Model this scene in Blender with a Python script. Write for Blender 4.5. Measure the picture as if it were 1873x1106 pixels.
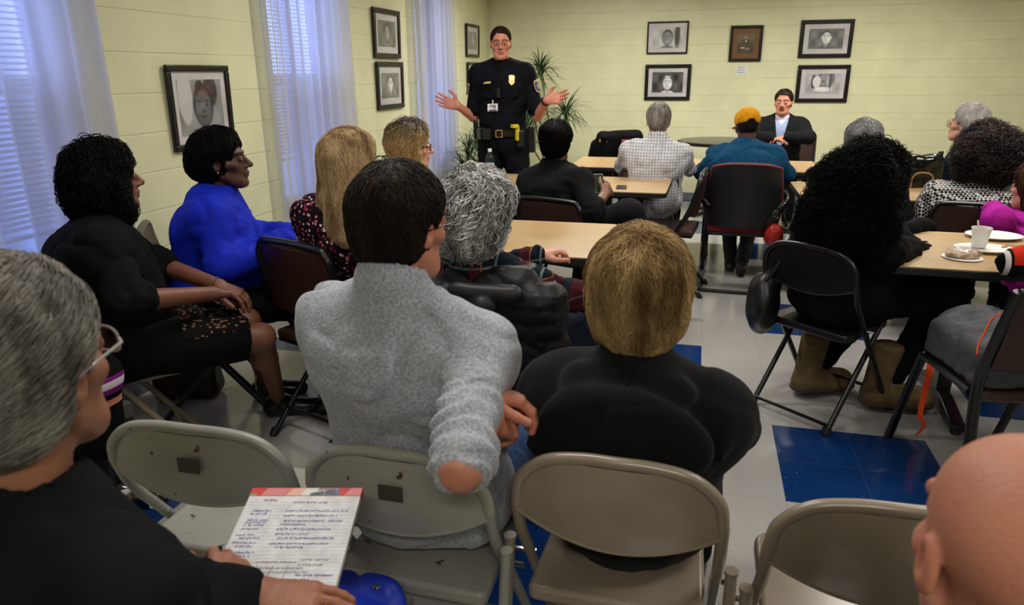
import bpy, math, random
import numpy as np
from mathutils import Vector, Matrix
random.seed(4); rng = np.random.default_rng(4)
for o in list(bpy.data.objects): bpy.data.objects.remove(o)
SC = bpy.context.scene; COL = SC.collection
PI = math.pi

# ------------------------------------------------------------------ camera
FPX, PITCH, ROLL, YAW, CAMH = 1315.1732, .3093, -.0076, -.2535, 1.4855
_F = np.array([math.sin(YAW)*math.cos(PITCH), math.cos(YAW)*math.cos(PITCH), -math.sin(PITCH)])
_R0 = np.array([math.cos(YAW), -math.sin(YAW), 0.]); _U0 = np.cross(_R0, _F)
_R = _R0*math.cos(ROLL)+_U0*math.sin(ROLL); _U = -_R0*math.sin(ROLL)+_U0*math.cos(ROLL)
def at(x, y, X=None, Y=None, Z=None, D=None):
    """real-world point seen at photo pixel (x, y) on a known plane or at a known distance"""
    d = _F+_R*(x-936.5)/FPX+_U*(553-y)/FPX
    s = D if D is not None else (Z-CAMH)/d[2] if Z is not None else Y/d[1] if Y is not None else X/d[0]
    return np.array([0, 0, CAMH])+d*s
cd = bpy.data.cameras.new('camera'); cam = bpy.data.objects.new('camera', cd); COL.objects.link(cam)
M = Matrix(((_R[0], _U[0], -_F[0], 0), (_R[1], _U[1], -_F[1], 0), (_R[2], _U[2], -_F[2], CAMH), (0, 0, 0, 1)))
cam.matrix_world = M
cd.sensor_fit = 'HORIZONTAL'; cd.sensor_width = 36; cd.lens = FPX/1873*36; cd.clip_start = .02
cd.dof.use_dof = True; cd.dof.focus_distance = 3.3; cd.dof.aperture_fstop = 6.0
SC.camera = cam
# ------------------------------------------------------------------ world, lamps, exposure
w = bpy.data.worlds.new('dusk_sky'); SC.world = w; w.use_nodes = True
w.node_tree.nodes['Background'].inputs[0].default_value = (.30, .43, 1, 1)
w.node_tree.nodes['Background'].inputs[1].default_value = 4.2
SC.view_settings.view_transform = 'Standard'; SC.view_settings.look = 'None'
SC.view_settings.gamma = 1; SC.view_settings.use_curve_mapping = False
SC.view_settings.exposure = 0.0
XL, YB, XR, YR, ZC = -2.57, 8.884, 4.6, -2.6, 2.72
LIGHTS = [(-.9, 1.7, 19), (-.9, 4.2, 34), (-.9, 7.0, 53), (1.6, 1.7, 20), (1.6, 4.2, 34), (1.6, 7.0, 55), (.4, -1.2, 30)]

# ------------------------------------------------------------------ materials
def lin(c):
    return tuple(((v/255)/12.92 if v/255 <= .04045 else ((v/255+.055)/1.055)**2.4) for v in c)+(1,)
def N(m, t, **k):
    n = m.node_tree.nodes.new(t)
    for a, v in k.items():
        if hasattr(n, a): setattr(n, a, v)
    return n
def mat(name, c, rough=.6, metal=0, var=.12, vs=8, bump=0, bs=60, spec=.5, sheen=0, coat=0, c2=None, attr=False, stretch=None, sss=0):
    m = bpy.data.materials.new(name); m.use_nodes = True; T = m.node_tree; L = T.links.new
    b = T.nodes['Principled BSDF']; b.inputs['Roughness'].default_value = rough; b.inputs['Metallic'].default_value = metal
    b.inputs['Specular IOR Level'].default_value = spec
    if sheen: b.inputs['Sheen Weight'].default_value = sheen; b.inputs['Sheen Roughness'].default_value = .5
    if coat: b.inputs['Coat Weight'].default_value = coat; b.inputs['Coat Roughness'].default_value = .15
    if sss: b.inputs['Subsurface Weight'].default_value = sss; b.inputs['Subsurface Radius'].default_value = (.012, .005, .003); b.inputs['Subsurface Scale'].default_value = 1
    c = lin(c); tc = N(m, 'ShaderNodeTexCoord'); vec = tc.outputs['Object']
    if stretch:
        mp = N(m, 'ShaderNodeMapping'); L(vec, mp.inputs[0]); mp.inputs['Scale'].default_value = stretch; vec = mp.outputs[0]
    nz = N(m, 'ShaderNodeTexNoise'); nz.inputs['Scale'].default_value = vs; nz.inputs['Detail'].default_value = 5; L(vec, nz.inputs[0])
    mx = N(m, 'ShaderNodeMix', data_type='RGBA'); L(nz.outputs[0], mx.inputs[0])
    if c2: a2 = c; b2 = lin(c2)
    else: a2 = tuple(v*(1-var) for v in c[:3])+(1,); b2 = tuple(min(1, v*(1+var)) for v in c[:3])+(1,)
    rp = N(m, 'ShaderNodeMapRange'); rp.inputs[1].default_value = .35; rp.inputs[2].default_value = .65
    L(nz.outputs[0], rp.inputs[0]); L(rp.outputs[0], mx.inputs[0])
    mx.inputs[6].default_value = a2; mx.inputs[7].default_value = b2; out = mx.outputs[2]
    if attr:
        at_ = N(m, 'ShaderNodeAttribute', attribute_name='Col'); mu = N(m, 'ShaderNodeMix', data_type='RGBA', blend_type='MULTIPLY')
        mu.inputs[0].default_value = 1; L(out, mu.inputs[6]); L(at_.outputs[0], mu.inputs[7]); out = mu.outputs[2]
    L(out, b.inputs['Base Color'])
    if bump:
        n2 = N(m, 'ShaderNodeTexNoise'); n2.inputs['Scale'].default_value = bs; n2.inputs['Detail'].default_value = 4; L(vec, n2.inputs[0])
        bp = N(m, 'ShaderNodeBump'); bp.inputs['Strength'].default_value = bump; bp.inputs['Distance'].default_value = .004; L(n2.outputs[0], bp.inputs['Height']); L(bp.outputs[0], b.inputs['Normal'])
    return m
def coln(m): return m.node_tree.nodes['Principled BSDF'].inputs['Base Color']
def mth(m, op, a, b=None, c=None):
    n = N(m, 'ShaderNodeMath', operation=op)
    for i, v in enumerate((a, b, c)):
        if v is None: continue
        if isinstance(v, (int, float)): n.inputs[i].default_value = v
        else: m.node_tree.links.new(v, n.inputs[i])
    return n.outputs[0]
def mixc(m, f, a, b):
    n = N(m, 'ShaderNodeMix', data_type='RGBA'); L = m.node_tree.links.new
    for i, v in ((0, f), (6, a), (7, b)):
        if isinstance(v, (tuple, float, int)): n.inputs[i].default_value = v
        else: L(v, n.inputs[i])
    return n.outputs[2]

def block_wall(name, axis):
    m = mat(name, (226, 225, 184), rough=.42, var=.05, vs=3, spec=.35); T = m.node_tree; L = T.links.new
    geo = N(m, 'ShaderNodeNewGeometry'); sx = N(m, 'ShaderNodeSeparateXYZ'); L(geo.outputs['Position'], sx.inputs[0])
    cx = N(m, 'ShaderNodeCombineXYZ'); L(sx.outputs[axis], cx.inputs[0]); L(mth(m, 'SUBTRACT', sx.outputs[2], .117), cx.inputs[1])
    bk = N(m, 'ShaderNodeTexBrick'); L(cx.outputs[0], bk.inputs[0]); bk.inputs['Scale'].default_value = 1; bk.offset = .5
    bk.inputs['Brick Width'].default_value = .3674; bk.inputs['Row Height'].default_value = .1837; bk.inputs['Mortar Size'].default_value = .0035
    bk.inputs['Mortar Smooth'].default_value = .6
    zz = mth(m, 'ABSOLUTE', mth(m, 'SUBTRACT', mth(m, 'FRACT', mth(m, 'ADD', mth(m, 'DIVIDE', mth(m, 'SUBTRACT', sx.outputs[2], .117), .1837), .5)), .5))
    hz = N(m, 'ShaderNodeMapRange'); hz.inputs[1].default_value = .012; hz.inputs[2].default_value = .028; hz.inputs[3].default_value = 1; hz.inputs[4].default_value = 0; L(zz, hz.inputs[0])
    wn = N(m, 'ShaderNodeTexNoise'); wn.inputs['Scale'].default_value = 2.2; L(geo.outputs['Position'], wn.inputs[0])
    groove = mth(m, 'MAXIMUM', mth(m, 'MULTIPLY', hz.outputs[0], mth(m, 'MULTIPLY', wn.outputs[0], 1.5)), mth(m, 'MULTIPLY', bk.outputs['Fac'], .16))
    old = coln(m).links[0].from_socket
    L(mixc(m, mth(m, 'MULTIPLY', groove, .22), old, lin((150, 142, 98))), coln(m))
    nz = N(m, 'ShaderNodeTexNoise'); nz.inputs['Scale'].default_value = 90; L(geo.outputs['Position'], nz.inputs[0])
    h = mth(m, 'ADD', mth(m, 'MULTIPLY', groove, -1), mth(m, 'MULTIPLY', nz.outputs[0], .12))
    bp = N(m, 'ShaderNodeBump'); bp.inputs['Strength'].default_value = .45; bp.inputs['Distance'].default_value = .004; L(h, bp.inputs['Height'])
    L(bp.outputs[0], T.nodes['Principled BSDF'].inputs['Normal'])
    return m
def floor_mat():
    m = mat('vinyl_tile', (160, 157, 154), rough=.15, var=.03, vs=2, spec=.6); T = m.node_tree; L = T.links.new
    geo = N(m, 'ShaderNodeNewGeometry'); sx = N(m, 'ShaderNodeSeparateXYZ'); L(geo.outputs['Position'], sx.inputs[0])
    u = mth(m, 'DIVIDE', mth(m, 'SUBTRACT', sx.outputs[0], .0838), .3048); v = mth(m, 'DIVIDE', mth(m, 'SUBTRACT', sx.outputs[1], 3.0454), .3048)
    i = mth(m, 'FLOORED_MODULO', mth(m, 'FLOOR', u), 6); j = mth(m, 'FLOORED_MODULO', mth(m, 'FLOOR', v), 6)
    def rngf(s, a, b): return mth(m, 'MULTIPLY', mth(m, 'GREATER_THAN', s, a-.5), mth(m, 'LESS_THAN', s, b+.5))
    blue = mth(m, 'MAXIMUM', mth(m, 'MULTIPLY', rngf(i, 4, 5), rngf(j, 1, 2)), mth(m, 'MULTIPLY', rngf(i, 1, 2), rngf(j, 4, 5)))
    def seam(s):
        f = mth(m, 'ABSOLUTE', mth(m, 'SUBTRACT', mth(m, 'FRACT', s), .5)); return mth(m, 'GREATER_THAN', f, .4965)
    sm = mth(m, 'MAXIMUM', seam(u), seam(v))
    def flecks(sc, rot, lo):
        mp = N(m, 'ShaderNodeMapping'); L(geo.outputs['Position'], mp.inputs[0]); mp.inputs['Scale'].default_value = (sc, sc*3, 1); mp.inputs['Rotation'].default_value = (0, 0, rot)
        n = N(m, 'ShaderNodeTexNoise'); n.inputs['Scale'].default_value = 1; n.inputs['Detail'].default_value = 3; L(mp.outputs[0], n.inputs[0]); return mth(m, 'GREATER_THAN', n.outputs[0], lo)
    f1 = flecks(32, .2, .71); f2 = flecks(38, 1.1, .70)
    white = mixc(m, mth(m, 'MULTIPLY', f1, .55), coln(m).links[0].from_socket, lin((110, 104, 98)))
    white = mixc(m, mth(m, 'MULTIPLY', f2, .35), white, lin((196, 194, 190)))
    bl = mixc(m, mth(m, 'MULTIPLY', f2, .45), lin((14, 48, 98)), lin((120, 150, 190)))
    bl = mixc(m, mth(m, 'MULTIPLY', f1, .5), bl, lin((10, 32, 66)))
    c = mixc(m, blue, white, bl); c = mixc(m, mth(m, 'MULTIPLY', sm, .38), c, lin((90, 86, 80)))
    L(c, coln(m)); return m
def simple(name, c, **k): return mat(name, c, **k)
MT = {}
def G(key, *a, **k):
    if key not in MT: MT[key] = mat(key, *a, **k)
    return MT[key]
BLKM = mat('black_steel', (14, 14, 15), rough=.32, var=.1, spec=.5)
BLKP = mat('black_plastic', (16, 16, 17), rough=.5)
VINYL = mat('brown_vinyl', (58, 34, 26), rough=.42, bump=.2, bs=120)
BGE = mat('beige_enamel', (152, 138, 120), rough=.25, var=.06, spec=.6, coat=.15)
def rusty(name, c):
    m = mat(name, c, rough=.33, var=.07, spec=.55); L = m.node_tree.links.new
    tc = N(m, 'ShaderNodeTexCoord'); n = N(m, 'ShaderNodeTexNoise'); n.inputs['Scale'].default_value = 26; n.inputs['Detail'].default_value = 6; L(tc.outputs['Object'], n.inputs[0])
    f = N(m, 'ShaderNodeMapRange'); f.inputs[1].default_value = .69; f.inputs[2].default_value = .72; L(n.outputs[0], f.inputs[0])
    L(mixc(m, f.outputs[0], coln(m).links[0].from_socket, lin((84, 62, 46))), coln(m)); return m
GRY = rusty('chipped_grey_enamel', (158, 156, 147))
def wood_top():
    m = mat('maple_laminate', (186, 154, 108), rough=.3, var=.05, vs=3, spec=.45, stretch=(1, 8, 1)); return m
WOOD = wood_top()
BLKL = mat('dark_granite_laminate', (46, 46, 42), rough=.25, var=.3, vs=120)
CHROME = mat('chrome', (200, 200, 205), rough=.12, metal=1)
GOLD = mat('gold_metal', (225, 180, 80), rough=.25, metal=1)
WHITEM = mat('white_matte', (230, 230, 228), rough=.6, var=.03)
def glass_mat(name, tint=(1, 1, 1), refl=.08):
    m = bpy.data.materials.new(name); m.use_nodes = True; T = m.node_tree; T.nodes.remove(T.nodes['Principled BSDF']); L = T.links.new
    tr = N(m, 'ShaderNodeBsdfTransparent'); tr.inputs[0].default_value = (*tint, 1); gl = N(m, 'ShaderNodeBsdfGlossy'); gl.inputs['Roughness'].default_value = .04
    lw_ = N(m, 'ShaderNodeLayerWeight'); lw_.inputs[0].default_value = .5; ms = N(m, 'ShaderNodeMixShader')
    L(mth(m, 'ADD', mth(m, 'MULTIPLY', mth(m, 'POWER', lw_.outputs['Facing'], 5), .9), .035), ms.inputs[0]); L(tr.outputs[0], ms.inputs[1]); L(gl.outputs[0], ms.inputs[2]); L(ms.outputs[0], T.nodes['Material Output'].inputs[0]); return m
GLASS = glass_mat('clear_glass')
def sheer_mat():
    m = bpy.data.materials.new('sheer_curtain'); m.use_nodes = True; T = m.node_tree; T.nodes.remove(T.nodes['Principled BSDF']); L = T.links.new
    tr = N(m, 'ShaderNodeBsdfTransparent'); tl = N(m, 'ShaderNodeBsdfTranslucent'); df = N(m, 'ShaderNodeBsdfDiffuse')
    tl.inputs[0].default_value = (.8, .8, .86, 1); df.inputs[0].default_value = (.75, .74, .76, 1)
    a = N(m, 'ShaderNodeMixShader'); a.inputs[0].default_value = .38; L(tl.outputs[0], a.inputs[1]); L(df.outputs[0], a.inputs[2])
    tc = N(m, 'ShaderNodeTexCoord'); nz = N(m, 'ShaderNodeTexNoise'); nz.inputs['Scale'].default_value = 5
    mp = N(m, 'ShaderNodeMapping'); mp.inputs['Scale'].default_value = (1, 1.6, .05); L(tc.outputs['Object'], mp.inputs[0]); L(mp.outputs[0], nz.inputs[0])
    mr = N(m, 'ShaderNodeMapRange'); mr.inputs[1].default_value = .3; mr.inputs[2].default_value = .7; mr.inputs[3].default_value = .34; mr.inputs[4].default_value = .8; L(nz.outputs[0], mr.inputs[0])
    b = N(m, 'ShaderNodeMixShader'); L(mr.outputs[0], b.inputs[0]); L(tr.outputs[0], b.inputs[1]); L(a.outputs[0], b.inputs[2]); L(b.outputs[0], T.nodes['Material Output'].inputs[0]); return m
def attr_mat(name, rough=.5):
    m = mat(name, (255, 255, 255), rough=rough, var=0, attr=True); return m
PRINT = attr_mat('photo_print', .35)

# ------------------------------------------------------------------ mesh builder
class MB:
    def __init__(s): s.v = []; s.f = []; s.n = 0
    def add(s, v, f):
        v = np.asarray(v, float).reshape(-1, 3); s.v.append(v); s.f += [[i+s.n for i in q] for q in f]; s.n += len(v); return s
    def box(s, a, b, rot=None, piv=None):
        x0, y0, z0 = a; x1, y1, z1 = b
        v = np.array([(x, y, z) for z in (z0, z1) for y in (y0, y1) for x in (x0, x1)], float)
        if rot is not None:
            R = np.array(Matrix.Rotation(rot[1], 3, rot[0])); c = np.array(piv) if piv is not None else v.mean(0); v = (v-c)@R.T+c
        return s.add(v, [(0, 2, 3, 1), (4, 5, 7, 6), (0, 1, 5, 4), (2, 6, 7, 3), (0, 4, 6, 2), (1, 3, 7, 5)])
    def tube(s, P, r, n=10, closed=False, cap=True, flat=1., up=(0, 0, 1)):
        P = np.asarray(P, float); m = len(P); r = np.broadcast_to(np.asarray(r, float), (m,))
        T = np.gradient(P, axis=0) if not closed else np.roll(P, -1, 0)-np.roll(P, 1, 0)
        T /= np.linalg.norm(T, axis=1)[:, None]+1e-9
        u = np.array(up, float); u = u-T[0]*(u@T[0])
        if np.linalg.norm(u) < .1: u = np.array([1., 0, 0]); u -= T[0]*(u@T[0])
        rings = []
        for i in range(m):
            u = u-T[i]*(u@T[i]); u /= np.linalg.norm(u); w_ = np.cross(T[i], u)
            for k in range(n):
                a = 2*PI*k/n; rings.append(P[i]+r[i]*(math.cos(a)*u+flat*math.sin(a)*w_))
        f = []
        for i in range(m if closed else m-1):
            for k in range(n):
                a, b = i*n+k, i*n+(k+1) % n; c, d = ((i+1) % m)*n+k, ((i+1) % m)*n+(k+1) % n; f.append((a, b, d, c))
        if cap and not closed: f += [tuple(range(n))[::-1], tuple((m-1)*n+k for k in range(n))]
        return s.add(rings, f)
    def lathe(s, prof, c=(0, 0, 0), n=24):
        c = np.array(c, float); v = []
        for r, z in prof:
            for k in range(n): a = 2*PI*k/n; v.append(c+(r*math.cos(a), r*math.sin(a), z))
        f = []; m = len(prof)
        for i in range(m-1):
            for k in range(n): f.append((i*n+k, i*n+(k+1) % n, (i+1)*n+(k+1) % n, (i+1)*n+k))
        f += [tuple(range(n))[::-1], tuple((m-1)*n+k for k in range(n))]
        return s.add(v, f)
    def prism(s, poly, d0, d1, fr=None):
        """poly in (a,b), extruded along c; fr maps (a,b,c)->xyz"""
        n = len(poly); fr = fr or (lambda a, b, c: (a, b, c))
        v = [fr(a, b, d0) for a, b in poly]+[fr(a, b, d1) for a, b in poly]
        return s.add(v, [tuple(range(n))[::-1], tuple(range(n, 2*n))]+[(i, (i+1) % n, n+(i+1) % n, n+i) for i in range(n)])
    def sheet(s, fn, nu, nv, th=.003):
        """fn(u,v)->xyz, thick sheet"""
        g = np.array([[fn(i/nu, j/nv) for j in range(nv+1)] for i in range(nu+1)], float)
        du = np.gradient(g, axis=0); dv = np.gradient(g, axis=1); nn = np.cross(du, dv); nn /= np.linalg.norm(nn, axis=2)[..., None]+1e-9
        a = (g+nn*th/2).reshape(-1, 3); b = (g-nn*th/2).reshape(-1, 3); W_ = nv+1; K = (nu+1)*W_; f = []
        for i in range(nu):
            for j in range(nv):
                q = (i*W_+j, (i+1)*W_+j, (i+1)*W_+j+1, i*W_+j+1); f += [q, tuple(x+K for x in q[::-1])]
        for i in range(nu): f += [(i*W_, i*W_+K, (i+1)*W_+K, (i+1)*W_), (i*W_+nv, (i+1)*W_+nv, (i+1)*W_+nv+K, i*W_+nv+K)]
        for j in range(nv): f += [(j, j+1, j+1+K, j+K), (nu*W_+j, nu*W_+j+K, nu*W_+j+1+K, nu*W_+j+1)]
        return s.add(np.vstack([a, b]), f)
    def build(s, name, m, parent=None, smooth=True, bevel=0, label=None, ang=40):
        me = bpy.data.meshes.new(name); me.from_pydata(np.vstack(s.v).tolist(), [], s.f); me.update()
        o = bpy.data.objects.new(name, me); COL.objects.link(o); me.materials.append(m)
        if parent is not None: o.parent = parent
        if smooth: me.shade_smooth(); me.set_sharp_from_angle(angle=math.radians(ang))
        if bevel:
            b = o.modifiers.new('bevel', 'BEVEL'); b.width = bevel; b.segments = 3; b.limit_method = 'ANGLE'; b.angle_limit = math.radians(50)
        if label: o['label'] = label
        return o
def arr(name, V, Fq, m, parent=None, cols=None, smooth=True):
    me = bpy.data.meshes.new(name); V = np.asarray(V, np.float32); Fq = np.asarray(Fq, np.int32); k = Fq.shape[1]
    me.vertices.add(len(V)); me.vertices.foreach_set('co', V.ravel()); me.loops.add(Fq.size); me.loops.foreach_set('vertex_index', Fq.ravel())
    me.polygons.add(len(Fq)); me.polygons.foreach_set('loop_start', np.arange(len(Fq), dtype=np.int32)*k)
    if smooth: me.polygons.foreach_set('use_smooth', np.ones(len(Fq), bool))
    me.update(calc_edges=True); me.validate()
    if cols is not None:
        ca = me.color_attributes.new('Col', 'FLOAT_COLOR', 'POINT'); ca.data.foreach_set('color', np.hstack([cols, np.ones((len(V), 1))]).astype(np.float32).ravel())
    o = bpy.data.objects.new(name, me); COL.objects.link(o); me.materials.append(m)
    if parent is not None: o.parent = parent
    return o
def tag(o, label, cat, group=None, kind=None):
    o['label'] = label; o['category'] = cat
    if group: o['group'] = group
    if kind: o['kind'] = kind
    return o
def struct(o): o['kind'] = 'structure'; return o
def empty(name, loc, rz, label, cat, group=None):
    o = bpy.data.objects.new(name, None); COL.objects.link(o); o.location = loc; o.rotation_euler = (0, 0, rz); o.empty_display_size = .05
    return tag(o, label, cat, group)
def copy_tree(o, parent=None):
    c = o.copy(); COL.objects.link(c); c.parent = parent
    for ch in [x for x in bpy.data.objects if x.parent == o]: copy_tree(ch, c)
    return c
def smoothpath(P, k=6):
    """Catmull-Rom through control points"""
    P = [np.array(p, float) for p in P]; P = [2*P[0]-P[1]]+P+[2*P[-1]-P[-2]]; out = []
    for i in range(1, len(P)-2):
        for t in np.linspace(0, 1, k, endpoint=False):
            a, b, c, d = P[i-1:i+3]; out.append(.5*((2*b)+(-a+c)*t+(2*a-5*b+4*c-d)*t*t+(-a+3*b-3*c+d)*t**3))
    out.append(P[-2]); return np.array(out)

# ------------------------------------------------------------------ room shell
BW = block_wall('block_wall_back', 0); LW = block_wall('block_wall_left', 1)
struct(MB().box((XL-.25, YR-.2, -.1), (XR+.2, YB+.2, 0)).build('floor', floor_mat(), smooth=False))
CEILM = mat('ceiling_tile', (215, 213, 205), rough=.9)
struct(MB().box((XL-.25, YR-.2, ZC), (XR+.2, YB+.2, ZC+.1)).build('ceiling', CEILM, smooth=False))
struct(MB().box((XL-.25, YB, 0), (XR+.2, YB+.2, ZC)).build('wall_back', BW, smooth=False))
struct(MB().box((XR, YR-.2, 0), (XR+.2, YB, ZC)).build('wall_right', LW, smooth=False))
struct(MB().box((XL-.25, YR-.2, 0), (XR, YR, ZC)).build('wall_rear', BW, smooth=False))
WIN = [(1.72, 2.6), (4.12, 4.95), (6.5, 7.25)]; WZ0, WZ1 = .62, 2.45
lw = MB(); ys = [YR]+[y for ab in WIN for y in ab]+[YB]
for a, b in zip(ys[::2], ys[1::2]): lw.box((XL-.2, a, 0), (XL, b, ZC))
for a, b in WIN: lw.box((XL-.2, a, 0), (XL, b, WZ0)); lw.box((XL-.2, a, WZ1), (XL, b, ZC))
struct(lw.build('wall_left', LW, smooth=False))
BASEM = mat('grey_cove_base', (96, 100, 108), rough=.5)
struct(MB().box((XL, YB-.012, 0), (XR, YB, .1)).build('baseboard_back', BASEM, bevel=.004))
struct(MB().box((XL, YR, 0), (XL+.012, YB-.012, .1)).build('baseboard_left', BASEM, bevel=.004))
PIPEM = mat('painted_pipe', (200, 196, 150), rough=.4)
pp = at(888, 60, Y=YB-.07)
struct(MB().tube([(pp[0], YB-.06, 0), (pp[0], YB-.06, ZC)], .035, 14).tube([(pp[0], YB-.06, 2.29), (pp[0], YB-.06, 2.34)], .045, 14).build('trim_1', PIPEM))
FRM = mat('white_window_paint', (196, 198, 205), rough=.4)
SLAT = mat('blind_slat', (205, 206, 215), rough=.45, var=.02)
scr = glass_mat('insect_screen', (.55, .57, .62)); SHEER = sheer_mat()
for i, (a, b) in enumerate(WIN):
    xw = XL-.15; zm = 1.45; wi = MB()
    wi.box((xw-.03, a, WZ0), (xw+.03, a+.045, WZ1)).box((xw-.03, b-.045, WZ0), (xw+.03, b, WZ1)).box((xw-.03, a, WZ1-.05), (xw+.03, b, WZ1)).box((xw-.03, a, WZ0), (xw+.03, b, WZ0+.06)).box((xw-.03, a, zm-.03), (xw+.03, b, zm+.03))
    wo = struct(wi.build('window_%d' % (i+1), FRM, bevel=.004))
    MB().box((xw-.004, a+.04, WZ0+.05), (xw+.002, b-.04, WZ1-.04)).build('window_pane', GLASS, wo, smooth=False)
    MB().box((xw-.02, a+.04, WZ0+.05), (xw-.018, b-.04, zm)).build('insect_screen', scr, wo, smooth=False)
    MB().box((XL-.2, a, WZ0-.03), (XL+.03, b, WZ0)).build('window_sill', FRM, wo, bevel=.004)
    zb = [.88, .97, 1.43][i]; bl = MB(); z = WZ1-.07; tl = [.35, .35, 1.05][i]
    while z > zb:
        bl.box((XL-.075, a+.02, z-.0008), (XL-.05, b-.02, z+.0008), rot=((0, 1, 0), tl), piv=(XL-.0625, 0, z)); z -= .0235
    r = empty('venetian_blind', (0, 0, 0), 0, ['white venetian blind at the window nearest the camera', 'white venetian blind between the two columns of framed photos', 'half-lowered white venetian blind at the far window'][i], 'blind')
    bl.build('slat_stack', SLAT, r, smooth=False)
    MB().box((XL-.08, a+.01, WZ1-.05), (XL-.045, b-.01, WZ1-.01)).build('head_rail', SLAT, r)
    MB().box((XL-.077, a+.02, zb-.025), (XL-.048, b-.02, zb-.01)).build('bottom_rail', SLAT, r)
    cds = MB()
    for q in (.15, .5, .85): cds.tube([(XL-.0625, a+(b-a)*q, zb-.02), (XL-.0625, a+(b-a)*q, WZ1-.03)], .0012, 5)
    cds.build('ladder_cord', SLAT, r)
    c0, c1 = [(.9, 2.74), (3.96, 5.06), (6.32, 7.4)][i]; nw = [15, 10, 11][i]; ph = rng.uniform(0, 6, 8)
    def cf(u, v, c0=c0, c1=c1, nw=nw, ph=ph):
        z = .3+v*2.29; g = (1-v)
        y = c0+(c1-c0)*u; xx = XL+.075+.022*math.sin(nw*2*PI*u+.8*math.sin(5*u+ph[0])+.5*g)+.012*math.sin(nw*4.7*u+ph[1]+2*g)
        return (xx+.02*g, y+.012*math.sin(nw*5*u+ph[2])+.02*g*math.sin(3*u+ph[3]), z)
    tag(MB().sheet(cf, nw*16, 8, .0012).build('sheer_curtain', SHEER, ang=180), ['white sheer curtain hanging behind the woman in the black cardigan', 'white sheer curtain between the large framed photo and the pair of photos', 'white sheer curtain at the far window beside the police officer'][i], 'curtain')
    r = empty('curtain_rod', (0, 0, 0), 0, 'thin white rod above the %s window' % ['nearest', 'middle', 'far'][i], 'curtain rod')
    MB().tube([(XL+.075, c0-.03, 2.605), (XL+.075, c1+.03, 2.605)], .009).build('rod', FRM, r)
    MB().box((XL, c0-.03, 2.59), (XL+.075, c0-.015, 2.62)).build('bracket', FRM, r); MB().box((XL, c1+.015, 2.59), (XL+.075, c1+.03, 2.62)).build('bracket', FRM, r)
EM = bpy.data.materials.new('fluorescent_diffuser'); EM.use_nodes = True
_b = EM.node_tree.nodes['Principled BSDF']; _b.inputs['Emission Color'].default_value = (1, .965, .90, 1); _b.inputs['Emission Strength'].default_value = 1.6; _b.inputs['Base Color'].default_value = (.8, .8, .8, 1)
for i, (x, y, e) in enumerate(LIGHTS):
    where = ['over the front left rows', 'above the near left tables', 'above the far left tables', 'over the front right rows', 'above the near right tables', 'above the far right tables', 'behind the last row'][i]
    r = empty('ceiling_light', (x, y, ZC), 0, 'fluorescent ceiling fixture %s' % where, 'ceiling light', 'fluorescent ceiling fixtures')
    MB().box((-.62, -.17, -.05), (.62, .17, -.001)).build('housing', FRM, r, bevel=.004)
    MB().box((-.58, -.13, -.062), (.58, .13, -.051)).build('diffuser', EM, r, bevel=.004)
    ld = bpy.data.lights.new('tube_glow', 'AREA'); ld.shape = 'RECTANGLE'; ld.size = 1.16; ld.size_y = .26; ld.energy = e; ld.spread = math.radians(165); ld.color = (1, .965, .90)
    lo = bpy.data.objects.new('tube_glow', ld); COL.objects.link(lo); lo.location = (0, 0, -.066); lo.parent = r

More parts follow.
